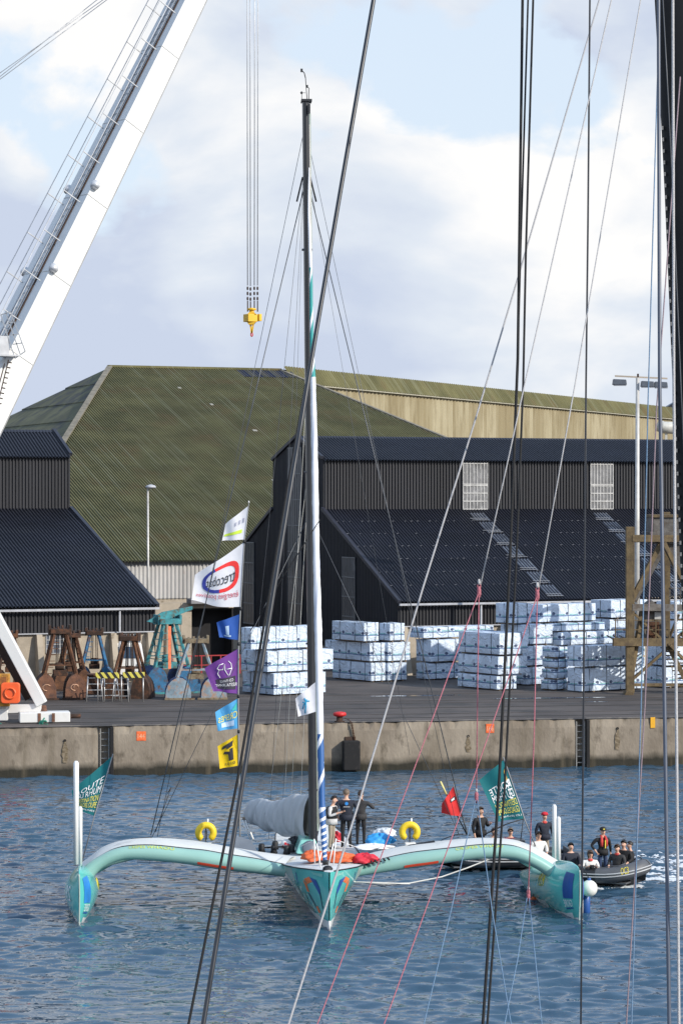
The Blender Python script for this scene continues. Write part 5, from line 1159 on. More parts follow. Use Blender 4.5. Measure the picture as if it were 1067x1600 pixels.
# ---- deck gear
M_grym = mat('grey_panel', (.13, .15, .18), .35, var=.1); M_ylb = mat('yellow_buoy', (.78, .55, .02), .5, var=.1, vs=6)
def horseshoe(px, py, v):
    c = B(px, py, v); t = thing('horseshoe_buoy', 'yellow horseshoe lifebuoy on the %s side of the trimaran' % ('left' if px < 500 else 'right'), 'lifebuoy', BW(c - Vector((0, 0, .38))), BY, 'yellow horseshoe lifebuoys', wp=False)
    z0 = Vector((0, 0, .38)); pts = [z0 + Vector((.235 * math.cos(a), 0, .235 * math.sin(a) + (.0 if math.sin(a) > -.2 else 0))) for a in [math.radians(-58 + 296 * i / 20) for i in range(21)]]
    part('ring', t, M_ylb, lambda b: b.tube(pts, [.07] + [.105] * 19 + [.07], 12))
    part('bracket', t, M_wire2, lambda b: (b.tube([Vector((0, .05, .62)), Vector((0, .05, -.05))], .02, 6), b.box((0, .06, .3), (.08, .05, .25))))
    part('base', t, M_white, lambda b: b.box((.02, .08, .0), (.34, .3, .1)), .03)
    part('light_tube', t, M_white, lambda b: b.tube([Vector((.06, .1, .55)), Vector((.06, .1, .8))], .025, 8))
horseshoe(322, 1301, 6.0); horseshoe(640, 1300, 6.0)
sp_ = B(379, 1322, 6.2)
part('solar_panel', TRI, M_grym, lambda b: b.prism([B(358, 1304, 6.0), B(392, 1313, 6.0), B(403, 1332, 5.6), B(362, 1327, 5.6)], (0, .05, .01)))
for x, y in ((409, 1331), (428, 1333), (448, 1334), (456, 1332), (470, 1334), (430, 1327)): part('winch', TRI, M_blk, lambda b: b.lathe(B(x, y, 6.4), [(.12, 0), (.09, .1), (.1, .2), (.07, .26)], 12))
part('pushpit_rail', TRI, M_carb, lambda b: (b.bar(B(404, 1325, 6.6), B(458, 1322, 6.8), .05), [b.bar(B(x, 1337, 6.6), B(x, 1322, 6.6), .035) for x in (408, 430, 452)]))
part('cockpit_coaming', TRI, M_teal2, lambda b: b.prism([B(462, 1334, 5.7), B(497, 1336, 5.7), B(494, 1313, 6.0), B(470, 1312, 6.0)], (0, 1.6, 0)), .05)
part('hatch', TRI, M_grym, lambda b: b.lathe(B(484, 1325, 5.75), [(.01, .05), (.2, .04), (.24, 0)], 16, (0, -1, .4)))
part('pulpit_rail', TRI, M_white, lambda b: ([b.tube([B(x0, y0, v0), B(x1, y1, v1)], .02, 6) for x0, y0, v0, x1, y1, v1 in ((492, 1350, 1.6, 491, 1311, 1.4), (501, 1356, 1.1, 495, 1318, 1.2), (521, 1352, 1.5, 525, 1310, 1.6), (514, 1350, 1.6, 521, 1318, 1.6), (498, 1352, 1.4, 502, 1332, 1.4))] + [b.tube([B(525, 1312, 1.6), B(560, 1325, 4), B(605, 1322, 6)], .01, 5), b.tube([B(491, 1313, 1.4), B(470, 1322, 4)], .01, 5)]))
part('bow_roller', TRI, M_blk, lambda b: (b.lathe(B(512, 1360, .5), [(.05, 0), (.12, .02), (.12, .08), (.05, .1)], 12, (0, -1, .5)), b.tube([B(512 + 7 * math.cos(a), 1358 + 4.5 * math.sin(a), .55) for a in [i * .6 for i in range(12)]], .025, 5)))
def lump(name, label, cat, px, py, v, sx, sy, sz, m, seed, fold=5):
    c = BW(B(px, py, v)); r = random.Random(seed); ph = [r.random() * 6 for _ in range(6)]
    t = thing(name, label, cat, (c.x, c.y, c.z - sz * .5), BY, wp=False)
    def fn(i, j):
        a, e = i * 2 * math.pi, (j - .12) * math.pi / 1.76; d = 1 + .16 * math.sin(a * 3 + ph[0] + e * 2) * math.cos(e) + .10 * math.sin(a * fold + e * 5 + ph[1]) + .06 * math.sin(a * 9 + ph[2] - e * 7)
        return Vector((math.cos(a) * math.cos(e) * sx / 2 * d, math.sin(a) * math.cos(e) * sy / 2 * d, max(0, sz * .5 + math.sin(e) * sz / 2 * d)))
    part('cloth', t, m, lambda b: b.grid(fn, 36, 14)); return t
M_ors = mat('orange_sailbag', (.58, .11, .03), .65, var=.25, vs=4, bump=.6, bs=9); M_rds = mat('red_bag', (.55, .02, .04), .6, var=.2, vs=3, bump=.4, bs=6); M_bls2 = mat('sky_blue_bag', (.03, .30, .68), .6, var=.1, bump=.3, bs=6)
lump('sail_bag', 'crumpled orange sail bag lying left of the forestay foot', 'sail bag', 489, 1340, 3.2, .72, .9, .42, M_ors, 1)
lump('sail_bag', 'long crumpled orange sail bag right of the forestay foot', 'sail bag', 523, 1342, 3.4, 1.2, .9, .42, M_ors, 2)
lump('sail_bag', 'red cloth bag with white stripe on the right foredeck', 'sail bag', 569, 1344, 3.6, .85, .7, .40, M_rds, 3)
bb_ = lump('sail_bag', 'bright blue bag under clear plastic right of the crew', 'sail bag', 592, 1315, 6.6, .85, .8, .5, M_bls2, 4)
part('strap', bb_, M_white, lambda b: b.box((-.1, -.42, .12), (.7, .05, .16), R=Matrix.Rotation(.1, 3, 'Y')))
lump('plastic_sheet', 'crumpled pale plastic sheet on top of the blue bag', 'plastic sheet', 602, 1303, 7.2, .7, .5, .36, mat('clear_plastic', (.62, .66, .70), .2, var=.15, vs=4), 6, 7)
lump('folded_sail', 'folded white sail under the blue bag', 'folded sail', 583, 1324, 5.9, 1.1, .7, .22, M_sailw, 7)
he = thing('safety_helmet', 'white helmet with red spots beside the black bag', 'helmet', BW(B(447, 1326, 6.9)), BY, wp=False)
part('shell', he, M_white, lambda b: b.lathe((0, 0, .12), [(.17, -.12), (.18, 0), (.14, .12), (.06, .17)], 16))
part('spot', he, M_rds, lambda b: [b.lathe((.165 * math.cos(a), .165 * math.sin(a), .08 + z), [(.045, 0), (.045, .02)], 8, (math.cos(a), math.sin(a), .2)) for a, z in ((-2.2, .0), (-1.2, .06), (-1.7, .1), (-.6, .02))])
lump('kit_bag', 'small black kit bag beside the white helmet', 'kit bag', 461, 1318, 7.2, .5, .5, .42, M_blk, 8)
lump('red_jacket', 'red jacket lying behind the crew on deck', 'jacket', 526, 1312, 8.2, .4, .5, .5, M_rds, 9)
part('net_lacing', TRI, M_blk, lambda b: [b.tube([B(553 + q * 6.5, 1350 - q * 1.2, 3.3), B(556 + q * 6.5, 1356 - q * 1.6, 3.2)], .03, 5) for q in range(9)])
part('side_netting', TRI, M_blk, lambda b: (b.prism([B(640, 1320, 4.6), B(678, 1313, 4.6), B(682, 1321, 4.4), B(600, 1338, 4.2)], (0, .04, 0)),))
part('orange_pad', TRI, M_orp, lambda b: b.prism([B(678, 1316, 4.8), B(693, 1316, 4.8), B(693, 1321, 4.7), B(676, 1321, 4.7)], (0, .05, 0)))
part('deck_line', TRI, M_blk, lambda b: [b.tube([B(*p, 4.9) for p in L_], .014, 4) for L_ in ([(205, 1311), (225, 1309), (236, 1308), (243, 1315), (256, 1322)], [(236, 1308), (234, 1315)], [(330, 1318), (345, 1322), (352, 1328)], [(690, 1312), (712, 1304), (735, 1305)])])
# fenders on the right float
bf = thing('ball_fender', 'round white ball fender hanging at the right float bow', 'fender', BW(B(920, 1402, 2.6)), BY, wp=False)
cbf = B(920, 1388, 2.6) - B(920, 1402, 2.6)
part('ball', bf, mat('white_vinyl', (.74, .74, .68), .4, var=.06), lambda b: b.lathe(cbf, [(.25 * math.cos(a), .25 * math.sin(a)) for a in [math.radians(-88 + 16 * i) for i in range(12)]], 20))
part('eye', bf, M_blp, lambda b: b.lathe(cbf + Vector((0, 0, .25)), [(.05, -.03), (.05, .06)], 8)); part('lanyard', bf, M_blk, lambda b: b.tube([cbf + Vector((0, 0, .28)), B(908, 1352, 2.2) - B(920, 1402, 2.6)], .014, 5))
cf = B(914, 1416, 2.9); tf = thing('cylinder_fender', 'dark blue cylinder fender under the white ball fender', 'fender', BW(cf - Vector((0, 0, .34))), BY, wp=False)
part('body', tf, M_blp, lambda b: b.tube([(0.02, 0, 0), (0.02, 0, .06), (0.02, 0, .62), (0.02, 0, .70)], [.06, .125, .125, .06], 14)); part('white_stripe', tf, M_white, lambda b: b.tube([(-.11, -.08, .02), (-.11, -.08, .66)], .03, 6)); part('lanyard', tf, M_blk, lambda b: b.tube([(0, 0, .7), (-.1, -.05, 1.2)], .014, 5))
of_ = B(833, 1406, 5.4); tt = thing('marker_light', 'small orange float marker at the inner side of the right float', 'marker', BW(of_ - Vector((0, 0, .12))), BY, wp=False)
part('body', tt, M_ors, lambda b: b.lathe((0, 0, 0), [(.16, 0), (.12, .1), (.05, .22)], 10)); part('stem', tt, M_blk, lambda b: b.tube([(0, 0, .2), (0, 0, .34)], .015, 5))

# ================================================================== flags
M_pole = mat('flag_pole', (.28, .28, .28), .4, .2)
def flagmat(n, c): return mat('flag_' + n, c, .8, var=.06, vs=3, backlit=.28)
class Flag:
    def __init__(s, name, label, H0, H1, F0, F1, v, m, amp=.05, waves=1.6, ph=0.0, sag=.0, pole=None, group=None):
        s.c = [B(*q, v) for q in (H0, H1, F0, F1)]; s.amp, s.w, s.ph, s.sag = amp, waves, ph, sag
        base = B(*(pole[-1] if pole else H1), v); s.base = base
        s.t = thing(name, label, 'flag', BW(base), BY, group or 'flags flying on the trimaran', wp=False)
        b = MB(); b.grid(lambda i, j: s.at(i, j), 36, 16); s.cl = b.build('cloth', m, s.t)
        if pole: part('pole', s.t, M_pole, lambda b: b.tube([B(*q, v) - base for q in pole], .022, 6))
    def at(s, b_, a_, off=0.0):
        """b_ 0 hoist..1 fly, a_ 0 top..1 bottom"""
        H0, H1, F0, F1 = s.c; p = (H0.lerp(H1, a_)).lerp(F0.lerp(F1, a_), b_)
        y = s.amp * b_ ** .6 * math.sin(b_ * s.w * 6.28 + a_ * 1.8 + s.ph) ; p = p + Vector((.35 * y * .6, y, 0)); p.z -= s.sag * math.sin(math.pi * b_) * (.4 + .6 * a_) - .05 * s.amp * 6 * math.sin(b_ * 9 + s.ph) * b_ * .5
        return p - s.base + Vector((0, -off, 0))
    def print_(s, pts, m, name='print'):
        b = MB(); q = []
        n = len(pts)
        for k in range(n):
            (b0, a0), (b1, a1) = pts[k], pts[(k + 1) % n]; st = max(1, int(max(abs(b1 - b0), abs(a1 - a0)) * 14))
            for i in range(st): q.append((b0 + (b1 - b0) * i / st, a0 + (a1 - a0) * i / st))
        b.poly([s.at(bb, aa, .018) for bb, aa in q]); b.build(name, m, s.cl)
    def panel(s, b0, b1, a0, a1, m, name='print', off=.016):
        b = MB(); b.grid(lambda i, j: s.at(b0 + (b1 - b0) * i, a0 + (a1 - a0) * j, off), 12, 6); b.build(name, m, s.cl)
    def text(s, txt, b0, b1, a0, a1, m, sl=0.0):
        vs, fs = text_geo(txt); b = MB(); b.add([s.at(b0 + (b1 - b0) * x, a1 + (a0 - a1) * y + sl * x, .026) for x, y in vs], fs); b.build('lettering', m, s.cl)
    def curve(s, pts, r, m, name='print'):
        b = MB(); b.tube([s.at(bb, aa, .015) for bb, aa in pts], r, 4); b.build(name, m, s.cl)
Vf = 13.2
polep = [(389, 786), (382, 845), (376, 950), (373, 1015), (372.5, 1100), (373.5, 1200), (375, 1300)]
f = Flag('flag', 'small white flag with green stripe at the top of the flag pole', (387.5, 791), (382, 843), (352, 819), (347, 845), Vf, flagmat('white', (.80, .80, .84)), .06, 1.1, .4)
f.panel(.15, .95, .66, .78, mat('flag_lime', (.50, .68, .06), .8), 'stripe'); f.text('III', .5, .1, .3, .45, mat('flag_greyletter', (.35, .36, .45), .8))
pt_ = thing('flag_pole', 'thin flag pole with six flags at the trimaran stern', 'flag pole', BW(B(375, 1322, Vf)), BY, wp=False)
bz = B(375, 1322, Vf); part('pole', pt_, M_pole, lambda b: b.tube([B(*q, Vf) - bz for q in polep + [(375, 1322)]], [.012, .018, .022, .026, .028, .03, .03, .03], 8))
part('tip', pt_, M_white, lambda b: b.lathe(B(389, 786, Vf) - bz, [(.01, 0), (.03, .03), (.01, .08)], 8)); 
for x, y in ((382, 846), (376.5, 951), (373, 1006), (372.5, 1088), (373, 1143), (373.5, 1200)): part('tie', pt_, M_blk, lambda b: b.lathe(B(x, y, Vf) - bz, [(.04, -.06), (.045, 0), (.04, .06)], 8))
# large white flag
f = Flag('flag', 'large white flag with red and blue ring and mirrored lettering', (381.5, 847), (376, 948), (304, 898), (300, 937), Vf, flagmat('white', (.80, .80, .84)), .10, 1.15, .6, .10)
M_fr = mat('flag_red', (.68, .03, .03), .8); M_fb = mat('flag_navy', (.035, .05, .30), .8); M_fk = mat('flag_ink', (.03, .03, .035), .8); M_fp = mat('flag_pinkred', (.55, .10, .14), .8)
def ringpts(w): # rounded loop
    o_ = []
    for i in range(29):
        a = 2 * math.pi * i / 28; o_.append((.45 + (.33 + w) * (abs(math.cos(a)) ** .75) * (1 if math.cos(a) > 0 else -1), .44 + (.235 + w * .9) * (abs(math.sin(a)) ** .75) * (1 if math.sin(a) > 0 else -1)))
    return o_
ro, ri = ringpts(.05), ringpts(-.03)
for i in range(28):
    m_ = M_fr if (ro[i][0] < .48) else M_fb
    bq = MB(); bq.poly([f.at(*ro[i], .018), f.at(*ro[i + 1], .018), f.at(*ri[i + 1], .018), f.at(*ri[i], .018)]); bq.build('ring_segment', m_, f.cl)
f.text('trecobat', .15, .74, .34, .56, M_fk); f.text('énergies positives', .06, .93, .73, .87, M_fp)
# the four lower flags
f = Flag('flag', 'small dark blue flag below the large white one', (374, 960), (372, 1000), (338, 973), (343, 996), Vf, flagmat('royal', (.025, .10, .40)), .07, 1.2, .2)
f.panel(.45, .62, .35, .8, M_fl1 if 'M_fl1' in globals() else mat('flag_paleblue', (.45, .60, .78), .8), 'emblem'); f.panel(.36, .74, .82, .9, mat('flag_paleblue', (.45, .60, .78), .8), 'emblem')
f = Flag('flag', 'purple flag with white line drawing and dark label', (372, 1014), (371.5, 1084), (319, 1044), (334, 1080), Vf, flagmat('purple', (.20, .06, .32)), .07, 1.1, 1.2)
M_fw = mat('flag_whiteink', (.80, .80, .82), .8); f.panel(.08, .80, .58, .90, mat('flag_charcoal', (.045, .04, .06), .8), 'label_panel')
f.text('RESTAURANT', .04, .86, .74, .82, M_fw); f.text('CONFIANCE', .16, .66, .63, .70, M_fw)
for cpts in ([(.62, .55), (.68, .40), (.60, .30), (.48, .33), (.40, .20), (.42, .36), (.34, .52)], [(.30, .16), (.22, .26), (.20, .38), (.28, .52), (.34, .55)], [(.60, .30), (.66, .24), (.56, .16), (.44, .17)], [(.20, .38), (.36, .36)]): f.curve(cpts, .016, M_fw, 'drawing')
f = Flag('flag', 'light blue flag with mirrored yellow lettering above the yellow one', (372.5, 1091), (372.5, 1138), (337, 1112), (341, 1142), Vf, flagmat('skyblue', (.10, .42, .76)), .06, 1.3, 2.0)
f.text('CREPES', .05, .92, .38, .62, mat('flag_yellowink', (.78, .68, .10), .8)); f.panel(.2, .8, .68, .88, mat('flag_paleblue', (.45, .60, .78), .8), 'wave'); f.print_([(.06, .1), (.3, .3), (.08, .36)], mat('flag_sea', (.05, .45, .40), .8), 'wave')
f = Flag('flag', 'yellow flag with black figure, lowest on the pole', (372.5, 1147), (373.5, 1196), (340, 1166), (344, 1201), Vf, flagmat('yellow', (.85, .58, .01)), .05, 1.2, .9)
f.print_([(.25, .10), (.78, .14), (.82, .26), (.6, .24), (.55, .32), (.3, .28)], M_fk); f.print_([(.28, .34), (.42, .34), (.42, .76), (.26, .76)], M_fk); f.print_([(.42, .44), (.72, .36), (.74, .46), (.52, .52), (.50, .76), (.42, .76)], M_fk); f.text('0101', .18, .72, .82, .92, M_fk)
# mast flag
f = Flag('flag', 'small white flag with blue swirl beside the mast foot', (492.5, 1066), (493.5, 1112), (461, 1092), (466, 1120), 4.6, flagmat('white', (.80, .80, .84)), .06, 1.2, .2)
M_fc = mat('flag_cyanink', (.02, .30, .52), .8)
for cpts in ([(.32, .52), (.45, .46), (.62, .55), (.72, .70)], [(.55, .28), (.50, .45), (.52, .65), (.60, .92)], [(.66, .40), (.56, .50), (.44, .40)]): f.curve(cpts, .022, M_fc, 'swirl')
# teal race pennants
M_ft = flagmat('teal', (.010, .17, .19))
def race(name_label, H0, H1, F0, F1, v, pole, mir, ph):
    f = Flag('flag', name_label, H0, H1, F0, F1, v, M_ft, .07, 1.0, ph, .0, pole)
    rows = [('ROUTE', .30, .44, M_fw), ('DU RHUM', .46, .60, M_fw), ('DESTINATION', .63, .74, mat('flag_yellowink', (.78, .68, .10), .8)), ('GUADELOUPE', .76, .87, mat('flag_yellowink', (.78, .68, .10), .8)), ('LES JEUNES', .91, .95, M_fw)]
    for t_, a0, a1, m in rows:
        if mir: f.text(t_, .06, .86, a0, a1, m)
        else: f.text(t_, .88, .06, a0, a1, m)
    return f
race('teal pennant with white and yellow lettering on the left float', (176, 1181), (148, 1275), (112, 1236), (116, 1262), 11.5, [(177, 1178), (148, 1275), (129, 1346)], False, .5)
f = race('teal pennant with mirrored lettering above the right float', (787, 1187), (819, 1279), (748, 1219), (778, 1283), 11.0, [(786, 1183), (820, 1283), (836, 1322)], True, 2.6)
f.print_([(.05, .10), (.14, .16), (.22, .34), (.12, .30)], mat('flag_orangeink', (.75, .45, .08), .8), 'swoosh')
for k in range(5): f.print_([(.06 + .02 * k, .32 + .07 * k), (.20 + .01 * k, .31 + .07 * k), (.20 + .01 * k, .34 + .07 * k), (.06 + .02 * k, .35 + .07 * k)], M_fw, 'swoosh')
part('brace_line', f.t, M_blk, lambda b: (b.tube([B(819, 1279, 11) - f.base, B(790, 1288, 11) - f.base, B(757, 1304, 11) - f.base], .02, 5), b.tube([B(817, 1280, 11) - f.base, B(812, 1322, 11) - f.base], .016, 5)))
f = Flag('flag', 'red ensign with small white emblem on a slanting staff', (708.5, 1228), (722, 1276), (690, 1256), (689, 1271), 12.5, flagmat('red', (.62, .02, .035)), .06, .9, .3, .0, [(708, 1224), (722, 1276), (731, 1306)])
f.panel(.10, .42, .28, .42, M_fk, 'emblem'); f.panel(.16, .36, .31, .39, M_fw, 'emblem', .02)
st = thing('boat_hook', 'black and yellow boat hook leaning behind the red ensign', 'boat hook', BW(B(730, 1306, 12.6)), BY, wp=False)
sb = B(730, 1306, 12.6); part('shaft', st, M_blk, lambda b: b.tube([(0, 0, 0), B(698, 1243, 12.6) - sb], .022, 6)); part('yellow_tip', st, mat('yellow_tube', (.75, .65, .25), .5), lambda b: b.tube([B(698, 1243, 12.6) - sb, B(688, 1221, 12.6) - sb], .032, 6))
# ================================================================== people
M_skin = mat('skin', (.60, .36, .26), .55, var=.08, vs=9); M_eye = mat('dark_eye', (.02, .015, .012), .3)
def cl(n, c, r=.8): return mat('cloth_' + n, c, r, var=.18, vs=6, bump=.35, bs=11)
M_hb = mat('brown_hair', (.05, .028, .016), .6, var=.3, vs=25); M_hk2 = mat('black_hair', (.015, .011, .009), .55, var=.3, vs=25); M_hg = mat('grey_brown_hair', (.14, .10, .07), .6, var=.3, vs=25)
C_nav, C_blk, C_chr, C_den, C_gry, C_bge, C_red, C_wht = cl('navy', (.012, .016, .03)), cl('black', (.012, .012, .014)), cl('charcoal', (.035, .034, .036)), cl('denim', (.03, .055, .13)), cl('pale_grey', (.50, .50, .50)), cl('beige', (.30, .25, .19)), cl('darkred', (.26, .015, .03)), cl('white', (.72, .72, .70))
C_shoe = cl('shoe', (.02, .02, .022)); C_lv = cl('lifevest_red', (.50, .05, .045))
def skin_body(J, R_, bones, mats):
    """J joint -> position, R_ joint -> (rx, ry); bones (a, b, material index): one continuous skinned body"""
    names = list(J); idx = {n: i for i, n in enumerate(names)}
    me = bpy.data.meshes.new('body'); me.from_pydata([J[n] for n in names], [(idx[a], idx[c]) for a, c, _ in bones], [])
    o = bpy.data.objects.new('body', me); C.objects.link(o)
    o.modifiers.new('skin', 'SKIN'); ss = o.modifiers.new('sub', 'SUBSURF'); ss.levels = 1; ss.render_levels = 1
    o.modifiers['skin'].branch_smoothing = .6
    sv = me.skin_vertices[0].data
    for n in names: r = R_[n]; sv[idx[n]].radius = r if isinstance(r, tuple) else (r, r); sv[idx[n]].use_root = (n == 'pelvis')
    dg = bpy.context.evaluated_depsgraph_get(); m2 = bpy.data.meshes.new_from_object(o.evaluated_get(dg))
    bpy.data.objects.remove(o)
    m2.materials.clear()
    for m in mats: m2.materials.append(m)
    seg = [(Vector(J[a]), Vector(J[c]), k) for a, c, k in bones]
    for p in m2.polygons:
        c = p.center; best = 9; bi = 0
        for a, e, k in seg:
            d = e - a; L2 = d.length_squared; t = max(0, min(1, (c - a).dot(d) / L2)) if L2 > 1e-9 else 0; q = (a + d * t - c).length - (.03 if k == 0 else 0)
            if q < best: best = q; bi = k
        p.material_index = bi; p.use_smooth = True
    return m2
def person(label, loc, yaw, h, jacket, trouser, hair, pose='stand', arms='down', armsR=None, lean=0.0, head=(0, 0), extras=(), long_hair=False, bulky=1.13, group='people'):
    root = thing('person', label, 'person', loc, yaw, group, wp=False); k = h / 1.76
    J, R_ = {}, {}
    sit = pose == 'sit'; pz = .52 if sit else .94
    def A(n, p, r): J[n] = Vector(p) * k; R_[n] = tuple(x * k for x in r) if isinstance(r, tuple) else r * k
    ly = lambda z: -lean * (z - pz)
    up = lambda z: pz + (z - .94)
    A('pelvis', (0, 0, pz), (.155 * bulky, .12)); A('waist', (0, ly(up(1.12)), up(1.12)), (.15 * bulky, .115 * bulky)); A('chest', (0, ly(up(1.34)), up(1.34)), (.175 * bulky, .125 * bulky)); A('collar', (0, ly(up(1.47)), up(1.47)), (.09, .08)); A('neck', (0, ly(up(1.53)) - .01, up(1.53)), .055)
    hx, hy = head; hb = Vector((0, ly(up(1.60)) - .02, up(1.575)))
    A('jaw', hb + Vector((hx * .3, -.015, 0)), (.072, .082)); A('mid', hb + Vector((hx, -.01 + hy, .085)), (.086, .104)); A('crown', hb + Vector((hx * 1.2, .01 + hy, .155)), (.068, .08))
    A('nose', hb + Vector((hx, -.122 + hy, .065)), .014)
    for s, n in ((-1, 'L'), (1, 'R')):
        A('ear' + n, hb + Vector((hx + s * .088, .01 + hy, .075)), .014)
        A('sho' + n, (s * .185 * bulky, ly(up(1.43)), up(1.42)), (.075 * bulky, .08))
        ar = (armsR if (s > 0 and armsR) else arms)
        sx, sy, sz = s * .2 * bulky, ly(up(1.42)), up(1.42)
        el, wr = {'down': ((.06, .03, -.29), (.05, -.04, -.54)), 'phone': ((.07, -.02, -.27), (-.06, -.27, -.17)), 'face': ((.08, -.12, -.22), (-.10, -.26, .05)), 'akimbo': ((.17, .06, -.24), (.04, -.06, -.44)), 'lap': ((.05, -.03, -.27), (-.04, -.26, -.38)), 'out': ((.15, -.06, -.2), (.26, -.24, -.06)), 'bent': ((.2, -.02, -.2), (.06, -.25, -.13)), 'pocket': ((.10, .07, -.28), (.0, -.06, -.48))}[ar]
        A('elb' + n, (sx + s * el[0], sy + el[1], sz + el[2]), .05 * bulky); A('wri' + n, (sx + s * wr[0], sy + wr[1], sz + wr[2]), .036)
        w = J['wri' + n] / k; d = (w - J['elb' + n] / k).normalized(); sd = Vector((s, 0, 0)) - d * d.x * s; sd = sd.normalized() if sd.length > .2 else Vector((0, -1, 0)); pd = d.cross(sd)
        A('palm' + n, w + d * .06, (.036, .02))
        for q, (off, ln) in enumerate(((-.028, .070), (-.010, .082), (.010, .076), (.027, .058))):
            b0 = w + d * .085 + sd * off; A('f%d%s' % (q, n), b0 + d * ln * .5, .009); A('g%d%s' % (q, n), b0 + d * ln * .85 + pd * .018 * s, .007)
        A('thu' + n, w + d * .055 + Vector((0, -.045, 0)), .011); A('tht' + n, w + d * .095 + Vector((0, -.055, 0)), .009)
        if sit: kn, an, to = (s * .13, -.42, pz - .02), (s * .12, -.44, .10), (s * .13, -.60, .04)
        else: kn, an, to = (s * .11, -.015, .50), (s * .115, .02, .09), (s * .135, -.13, .04)
        A('hip' + n, (s * .09, 0, pz - .05), .10); A('kne' + n, kn, .066); A('ank' + n, an, .045); A('toe' + n, to, (.042, .035))
    bones = [('pelvis', 'waist', 1), ('waist', 'chest', 1), ('chest', 'collar', 1), ('collar', 'neck', 1), ('neck', 'jaw', 0), ('jaw', 'mid', 0), ('mid', 'crown', 0), ('mid', 'nose', 0)]
    for n in 'LR':
        bones += [('mid', 'ear' + n, 0), ('chest', 'sho' + n, 1), ('sho' + n, 'elb' + n, 1), ('elb' + n, 'wri' + n, 1), ('wri' + n, 'palm' + n, 0), ('palm' + n, 'thu' + n, 0), ('thu' + n, 'tht' + n, 0), ('pelvis', 'hip' + n, 2), ('hip' + n, 'kne' + n, 2), ('kne' + n, 'ank' + n, 2), ('ank' + n, 'toe' + n, 3)]
        for q in range(4): bones += [('palm' + n, 'f%d%s' % (q, n), 0), ('f%d%s' % (q, n), 'g%d%s' % (q, n), 0)]
    me = skin_body(J, R_, bones, [M_skin, jacket, trouser, C_shoe])
    bo = bpy.data.objects.new('body', me); C.objects.link(bo); bo.parent = root
    hc = J['mid'] + Vector((0, .012, .02)) * k
    if hair:
        def hf(i, j):
            az = math.pi * (-.5 + 0) + 2 * math.pi * i; front = (math.cos(az + math.pi / 2) + 1) / 2
            emax = 112 - 72 * front ** 1.3 if not long_hair else 150 - 95 * front ** 1.2
            e = math.radians(emax) * j; r = 1 + .05 * math.sin(az * 7 + j * 9)
            p = Vector((math.sin(e) * math.cos(az) * .108 * r, math.sin(e) * math.sin(az) * .128 * r, math.cos(e) * .122 * r))
            if long_hair and j > .7: p.z -= (j - .7) * .45 * (1 - front)
            return hc + p * k
        part('hair', root, hair, lambda b: b.grid(hf, 18, 8))
    part('eyes', root, M_eye, lambda b: [b.lathe(hc + Vector((s * .036, -.116, .012)) * k, [(.004, -.006), (.013 * k, 0), (.004, .006)], 6, (0, -1, 0)) for s in (-1, 1)])
    part('mouth', root, mat('lip', (.32, .12, .10), .5), lambda b: b.box(hc + Vector((0, -.106, -.062)) * k, (.05 * k, .02 * k, .012 * k)))
    part('hem', root, jacket, lambda b: b.lathe(J['pelvis'] + Vector((0, 0, -.02)) * k, [(.175 * bulky * k, -.06), (.172 * bulky * k, .12)], 14))
    ck = J['chest']
    for ex in extras:
        if ex == 'cap':
            part('cap', root, C_blk, lambda b: (b.lathe(hc + Vector((0, 0, .03)) * k, [(.12 * k, 0), (.116 * k, .05), (.07 * k, .1), (.01, .115)], 14), b.box(hc + Vector((0, -.15, .045)) * k, (.14 * k, .1 * k, .015 * k))))
            part('cap_badge', root, M_ly, lambda b: b.box(hc + Vector((0, -.112, .075)) * k, (.06 * k, .015, .03 * k)))
        if ex == 'beret': part('beret', root, cl('beret_red', (.50, .015, .03)), lambda b: b.lathe(hc + Vector((0, 0, .03)) * k, [(.118 * k, 0), (.128 * k, .04), (.10 * k, .09), (.01, .115)], 14))
        if ex == 'glasses': part('sunglasses', root, M_eye, lambda b: (b.box(hc + Vector((-.038, -.12, .014)) * k, (.06 * k, .015, .034 * k)), b.box(hc + Vector((.038, -.12, .014)) * k, (.06 * k, .015, .034 * k)), b.box(hc + Vector((0, -.12, .022)) * k, (.16 * k, .012, .01 * k))))
        if ex == 'vest':
            part('life_vest', root, C_lv, lambda b: (b.tube([ck + Vector((s * .09, -.14, -.18)) * k if q == 0 else ck + Vector((s * .085, -.14, .02)) * k if q == 1 else ck + Vector((s * .07, -.09, .14)) * k for q in range(3)] , [.05 * k, .055 * k, .04 * k], 8) for s in (1,)).__next__())
            part('life_vest', root, C_lv, lambda b: b.tube([ck + Vector(q) * k for q in ((-.09, -.14, -.18), (-.085, -.14, .02), (-.07, -.09, .14), (-.05, .06, .17), (.05, .06, .17), (.07, -.09, .14))], [.05 * k, .055 * k, .04 * k, .04 * k, .04 * k, .04 * k], 8))
            part('vest_strap', root, M_ly, lambda b: b.box(ck + Vector((.03, -.185, -.10)) * k, (.03 * k, .02, .28 * k)))
        if ex == 'scarf': part('scarf', root, C_lv, lambda b: b.lathe(J['collar'], [(.09 * k, -.05), (.1 * k, -.02), (.07 * k, .03)], 12))
        if ex == 'backlogo': part('back_emblem', root, M_blu2, lambda b: b.lathe(ck + Vector((0, .135 * bulky, .03)) * k, [(.05 * k, 0), (.05 * k, .012)], 12, (0, 1, 0))); part('back_stripe', root, C_wht, lambda b: b.box(ck + Vector((0, .14 * bulky, -.07)) * k, (.2 * k, .012, .012)))
        if ex == 'gilet': part('gilet', root, C_blk, lambda b: b.lathe(J['waist'] + Vector((0, 0, .04)) * k, [(.172 * k, -.22), (.185 * k, 0), (.2 * k, .16), (.16 * k, .26)], 14))
